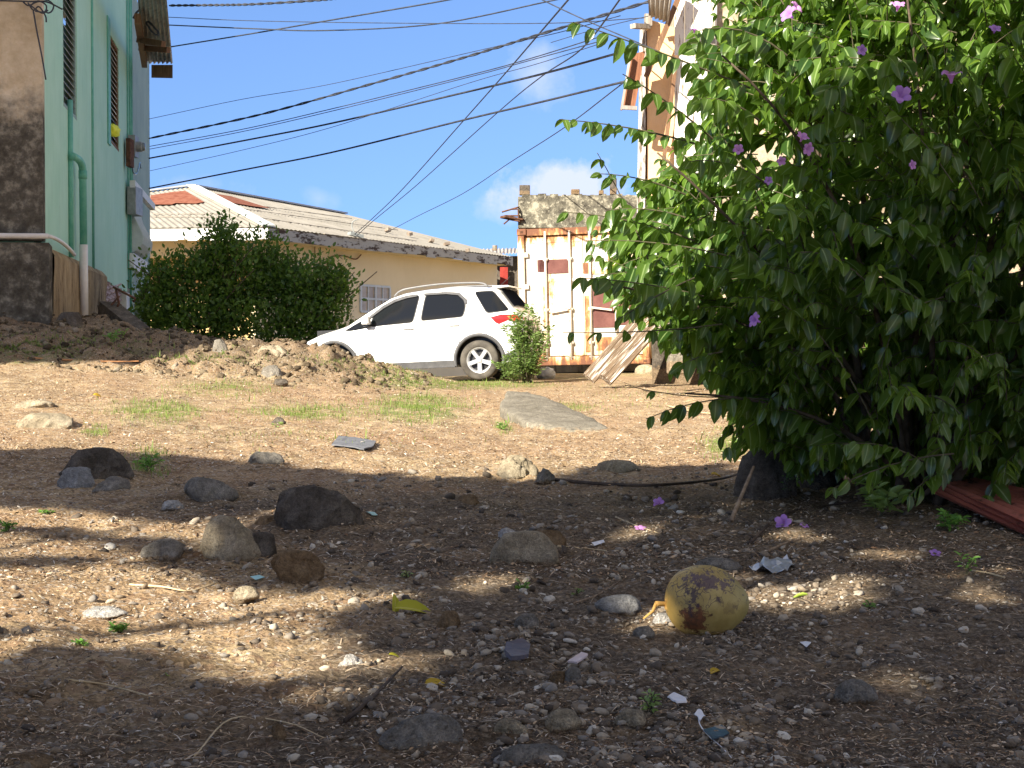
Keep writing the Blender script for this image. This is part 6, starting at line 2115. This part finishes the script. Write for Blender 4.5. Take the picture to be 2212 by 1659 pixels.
stick('grey stick propped upright against the square boulder', [(1580, 1132), (1600, 1075), (1628, 1008)], .012, M_stick, [0, .10, .25])
stick('long dark branch lying along the shadow line at right', [(1190, 1044), (1300, 1052), (1420, 1056), (1550, 1042), (1600, 1030)], .012, M_dstick)
stick('thin straight stick on the sunlit dirt, left side, forked at its right end', [(280, 1268), (350, 1275), (410, 1284), (470, 1262)], .0042, M_straw)
stick('short dry twig in the shade right of the angular rock', [(1205, 1186), (1270, 1190), (1310, 1196)], .005, M_straw)
stick('curved pale stalk on the shaded ground, centre right', [(1330, 1120), (1370, 1140), (1420, 1156)], .004, M_straw)
stick('dark twig rising from lower left in the gravel', [(745, 1568), (790, 1530), (830, 1490), (868, 1450)], .006, M_dstick)
stick('forked dead twig in the gravel left of the coconut', [(1240, 1290 + 20), (1290, 1290), (1340, 1262)], .004, M_stick, None, [(1, (1275, 1318))])
stick('bare twig reaching left over the sunlit ground near the bush', [(1560, 840), (1480, 852), (1400, 848), (1348, 828)], .008, M_dstick)
stick('straw-coloured stalk curved across the lower left shade', [(420, 1640), (500, 1560), (620, 1570), (700, 1600)], .0022, M_straw)
stick('thin straw lying in the lower left shadow', [(150, 1455 + 25), (230, 1490), (330, 1512)], .003, M_straw)
stick('orange-brown strip lying on the grass at the left edge', [(60, 778), (150, 782), (240, 785), (300, 786)], .016, simple('orange_stick', (.36, .17, .07), (.5, .26, .12), 8))
stick('dry stalk below the bush pointing at the metal sheets', [(2170, 1256), (2130, 1246), (2090, 1236)], .004, M_straw)
stick('long pale reed on the sunlit ground under the bush', [(1440, 880), (1500, 893), (1570, 902)], .010, M_straw)
stick('crooked stick in front of the dark boulders, under the bush', [(1620, 1180), (1690, 1120), (1780, 1100), (1850, 1090)], .008, M_dstick)
stick('small root-like twig above the silver wrapper', [(1660, 1195), (1700, 1182), (1730, 1172)], .006, M_stick)

# ---------------------------------------------------------------- scraps
def scrap(name, label, pts, m, h=.004, cat=None, lift=.006, wav=.004):
    q = [ghit(x, y) + Vector((0, 0, lift)) for x, y in pts]; c = sum(q, Vector()) / len(q); n = len(q)
    bm = bmesh.new(); top = [bm.verts.new(p - c) for p in q]; f = bm.faces.new(top)
    if f.normal.z < 0 or (f.normal_update() or f.normal.z) < 0: f.normal_flip()
    bmesh.ops.triangulate(bm, faces=bm.faces); bmesh.ops.subdivide_edges(bm, edges=bm.edges, cuts=4, use_grid_fill=True)
    for v in bm.verts: v.co.z += mnoise.noise(v.co * 25 + Vector((0, 0, pts[0][0]))) * wav + h * .5
    me = bpy.data.meshes.new(name); bm.to_mesh(me); bm.free(); o = link_mesh(name, me, m, None, False); o.location = c
    s = o.modifiers.new('thick', 'SOLIDIFY'); s.thickness = h
    props(o, label, cat or name.replace('_', ' '))


scrap('slate_sheet', 'flat grey piece of slate or sheet on the sunlit ground, left of centre', [(716, 968), (732, 948), (766, 953), (812, 960), (806, 972), (786, 976), (745, 970)], simple('slate', (.10, .105, .12), (.16, .165, .18), 6), .010, 'sheet', .020, .008)
scrap('tile_piece', 'square dark purple-grey tile piece in the gravel, bottom centre', [(1090, 1424), (1094, 1404), (1128, 1400), (1146, 1410), (1142, 1428), (1120, 1436), (1104, 1436)], simple('purple_tile', (.07, .07, .09), (.13, .11, .12), 14, .6, .3), .012, 'tile', .016)
M_foil = simple('foil', (.42, .45, .50), (.66, .68, .72), 30, .35, .6, metal=.5, bscale=60)
scrap('foil_wrapper', 'crumpled silvery wrapper behind the coconut', [(1618, 1240), (1650, 1224), (1700, 1218), (1716, 1228), (1690, 1242), (1655, 1247)], M_foil, .002, 'wrapper', .02, .03)
M_wp = simple('white_scrap', (.66, .66, .68), (.80, .80, .82), 10, .6)
scrap('plastic_scrap', 'oblong white piece of plastic below the coconut', [(1442, 1520), (1456, 1514), (1482, 1526), (1484, 1538), (1462, 1534)], M_wp, .004, 'plastic scrap', .016)
scrap('plastic_scrap', 'pale pink flat chip leaning on the gravel, below centre', [(1226, 1446), (1256, 1424), (1270, 1430), (1246, 1448)], simple('pink_chip', (.55, .44, .42), (.66, .55, .52), 10, .6), .005, 'plastic scrap', .018)
scrap('paper_scrap', 'torn white scrap with bluish folds beside the green seedling, low centre', [(1500, 1556), (1512, 1546), (1524, 1562), (1512, 1572)], M_wp, .002, 'paper scrap', .014, .015)
scrap('paper_scrap', 'tiny white scrap in the shade right of the angular rock', [(1278, 1180), (1304, 1174), (1306, 1180), (1284, 1186)], M_wp, .002, 'paper scrap', .012)
scrap('paper_scrap', 'white speck of litter on the ground below the sun fleck at right', [(1728, 1400), (1740, 1396), (1752, 1400), (1742, 1406)], M_wp, .002, 'paper scrap', .012)
scrap('plastic_scrap', 'small turquoise scrap left of the brown lump', [(540, 1254), (560, 1250), (572, 1255), (552, 1260)], simple('turquoise', (.35, .60, .58), (.45, .70, .68), 10), .002, 'plastic scrap', .012)
scrap('plastic_scrap', 'tiny turquoise scrap right of the large dark boulder', [(792, 1118), (808, 1112), (816, 1119), (804, 1123)], simple('turquoise2', (.30, .50, .50), (.4, .62, .6), 10), .002, 'plastic scrap', .012)
scrap('plastic_scrap', 'dark blue scrap under the torn white one, low centre', [(1520, 1590), (1560, 1580), (1575, 1598), (1540, 1612)], simple('navy', (.03, .07, .10), (.05, .10, .14), 10, .4), .003, 'plastic scrap', .012)
# white cord
pts = [(1508, 1556), (1512, 1580), (1530, 1604), (1560, 1628), (1580, 1650)]
q = [ghit(*p) + Vector((0, 0, .012)) for p in pts]; c = q[0].copy(); mb = MB(); mb.tube(poly3([p - c for p in q], 6), .0014, 5)
o = mb.build('cord', M_wp, None, True); o.location = c; props(o, 'thin white cord trailing from the torn scrap to the bottom edge', 'cord')
# plastic bag by the container
g = ghit(1180, 818)
v, f = ico(3); v = np.array([p * (1 + .35 * mnoise.noise(Vector(p * 3.1)) + .15 * mnoise.noise(Vector(p * 9))) for p in v]) * [.16, .12, .12]
o = np_mesh('plastic_bag', v, f, simple('bag', (.40, .42, .46), (.66, .67, .70), 20, .4, .5), None, True); o.location = (g.x, g.y + .1, gzs(g.x, g.y) + .07)
props(o, 'crumpled grey-white plastic bag beside the weed under the container', 'bag')
o = np_mesh('plastic_bottle', v * [.9, .6, .5], f, M_wp, None, True); p = P(1035 - 4 + 0, 760, 24); p = P(1010 + 26, 765, 24)
bpy.data.objects.remove(o)

# ---------------------------------------------------------------- red metal sheets at the lower right
M_red = peeled('red_sheet_paint', (.36, .12, .085), (.14, .06, .04), .36, .46, (1, 1, 1), 5)
for i, lab in enumerate(('topmost of the stacked rusty red corrugated sheets, lower right', 'middle rusty red corrugated sheet of the stack, lower right', 'bottom rusty red corrugated sheet of the stack, lower right')):
    a, b, c, d = P(2034, 1048 + i * 7, 7.35 - i * .05), P(2250, 1146 + i * 12, 6.45 - i * .03), P(2330, 1085 + i * 6, 7.3), P(2105, 1036 + i * 5, 7.9)
    a = a + Vector((-.02 * i, 0, 0))
    mb = MB(); cc = a.copy(); mb.sheet(a - cc, d - cc, c - cc, b - cc, 8, .012, thick=.003, m=5)
    o = mb.build('metal_sheet', M_red, None, True); o.location = cc
    props(o, lab, 'metal sheet', 'stacked red metal sheets')

# ---------------------------------------------------------------- overhead cables
M_cable = simple('cable_rubber', (.02, .022, .03), (.05, .055, .07), 6, .6, .3, bump=0)
CG = 'overhead cables'


def cable(label, pts, thick, d0, d1, twist=False):
    n = len(pts); q = []
    xs = [p[0] for p in pts]
    for x, y in pts:
        u = (x - xs[0]) / (xs[-1] - xs[0]); q.append(P(x, y, d0 + (d1 - d0) * u))
    c = q[0].copy(); mb = MB(); pp = poly3([p - c for p in q], 8); dm = (d0 + d1) / 2; r = thick / 2 / FPX * dm
    if twist:
        for ph in (0, math.pi):
            mb.tube([p + Vector((0, math.cos(i * .9 + ph) * r * .6, math.sin(i * .9 + ph) * r * .7)) for i, p in enumerate(poly3(pp, 3))], r * .72, 5)
    else: mb.tube(pp, r, 6)
    o = mb.build('power_cable', M_cable, None, True); o.location = c
    props(o, label, 'cable', CG)


cable('topmost thick twisted cable, leaving the tin canopy nearly level', [(366, 12), (460, 11), (548, 9), (690, 0), (760, -8)], 4.5, 31, 27, True)
cable('thin cable crossing near the top from the canopy, almost level', [(362, 37), (548, 45), (860, 50), (1190, 50), (1400, 38)], 1.7, 31, 22)
cable('cable sagging slightly below the thin level one, rising at its right end', [(362, 54), (548, 62), (700, 66), (940, 52), (1175, 5), (1250, -12)], 2.8, 31, 24)
cable('cable climbing from the canopy edge to the top of the photo', [(370, 101), (548, 72), (700, 46), (900, 12), (1000, -6)], 3.0, 32, 26)
cable('thin cable above the thick twisted one, crossing the whole sky', [(322, 257), (520, 215), (713, 182 + 54 - 54), (1060, 103), (1200, 72), (1340, 34)], 1.4, 36, 22)
cable('thick twisted cable rising right across the sky, above the thin pair', [(322, 299), (560, 248), (800, 182), (1000, 125), (1180, 70), (1400, 4)], 4.6, 36, 21, True)
cable('upper of two thin parallel cables in the middle of the sky', [(324, 316), (520, 280), (713, 236), (1011, 163), (1150, 125), (1300, 78)], 1.9, 36, 21)
cable('lower of two thin parallel cables in the middle of the sky', [(324, 322), (520, 285), (713, 241), (1011, 167), (1150, 129), (1300, 88)], 1.7, 36, 21)
cable('thick cable rising right to the shabby house, second from the bottom', [(322, 342), (520, 305), (713, 267), (1011, 198), (1170, 160), (1345, 112)], 4.0, 36, 21)
cable('very thin cable crossing the second thickest one', [(324, 369), (520, 325), (713, 276), (1011, 180), (1160, 138), (1310, 90)], 1.3, 36, 21)
cable('lowest thick cable, ending at the hanging brown panel', [(322, 407), (520, 368), (713, 330), (1011, 257), (1170, 220), (1350, 176)], 3.8, 36, 20)
cable('steep cable from the yellow roof bracket to the top of the sky, left one', [(766, 506), (800, 476), (870, 408), (999, 263), (1090, 160), (1180, 55), (1240, -15)], 2.6, 51.5, 20)
cable('steep cable from the yellow roof bracket, right one of the pair', [(772, 508), (810, 474), (900, 400), (1076, 242), (1170, 165), (1258, 104), (1350, -16)], 2.4, 51.5, 20)
cable('thin slanting cable from the yellow roof to the hanging brown panel', [(832, 504), (900, 468), (1000, 418), (1100, 352), (1220, 275), (1345, 180)], 1.8, 53, 20)
cable('dark cable slanting down at the top centre into the bush leaves', [(1160, -6), (1207, 17), (1270, 46), (1345, 78), (1420, 110)], 3.0, 21, 19)
cable('thin cable in the top right corner of the sky, near the eave scrap', [(1190, 92), (1290, 62), (1400, 35)], 1.6, 24, 19.5)

# wires on the green house
def wires(label, lines, r, name='wire_tangle', D=21.6):
    c = P(130, 20, D); mb = MB()
    for ln in lines: mb.tube(poly3([P(x, y, D + .05) - c for x, y in ln], 5), r, 5)
    o = mb.build(name, M_cable, None, True); o.location = c; props(o, label, 'wires')


wires('tangled knot of black wires at the top of the mouldy gable', [[(-10, 1), (60, 3), (100, 4), (135, 20)], [(50, 4), (62, 12), (80, 4), (100, 2)], [(60, 6), (72, 22), (84, 14), (98, 34), (100, 48)], [(70, 8), (84, 2), (100, 12), (96, 26), (76, 24)],
      [(100, 0), (108, 3), (116, 12), (112, 24), (104, 28), (98, 24)], [(72, 24), (80, 70), (90, 120), (99, 172)], [(64, 10), (90, 28), (104, 22)]], .012)
wires('coil and loops of black wire hanging under the tin canopy', [[(300, 8), (322, 4), (335, 18), (328, 32), (322, 10), (345, 12), (360, 18)], [(321, 58), (316, 50), (322, 48), (332, 58), (342, 70), (338, 76), (328, 68), (321, 58)], [(288, 40), (296, 26), (310, 18), (330, 22)]], .022, D=30.0)
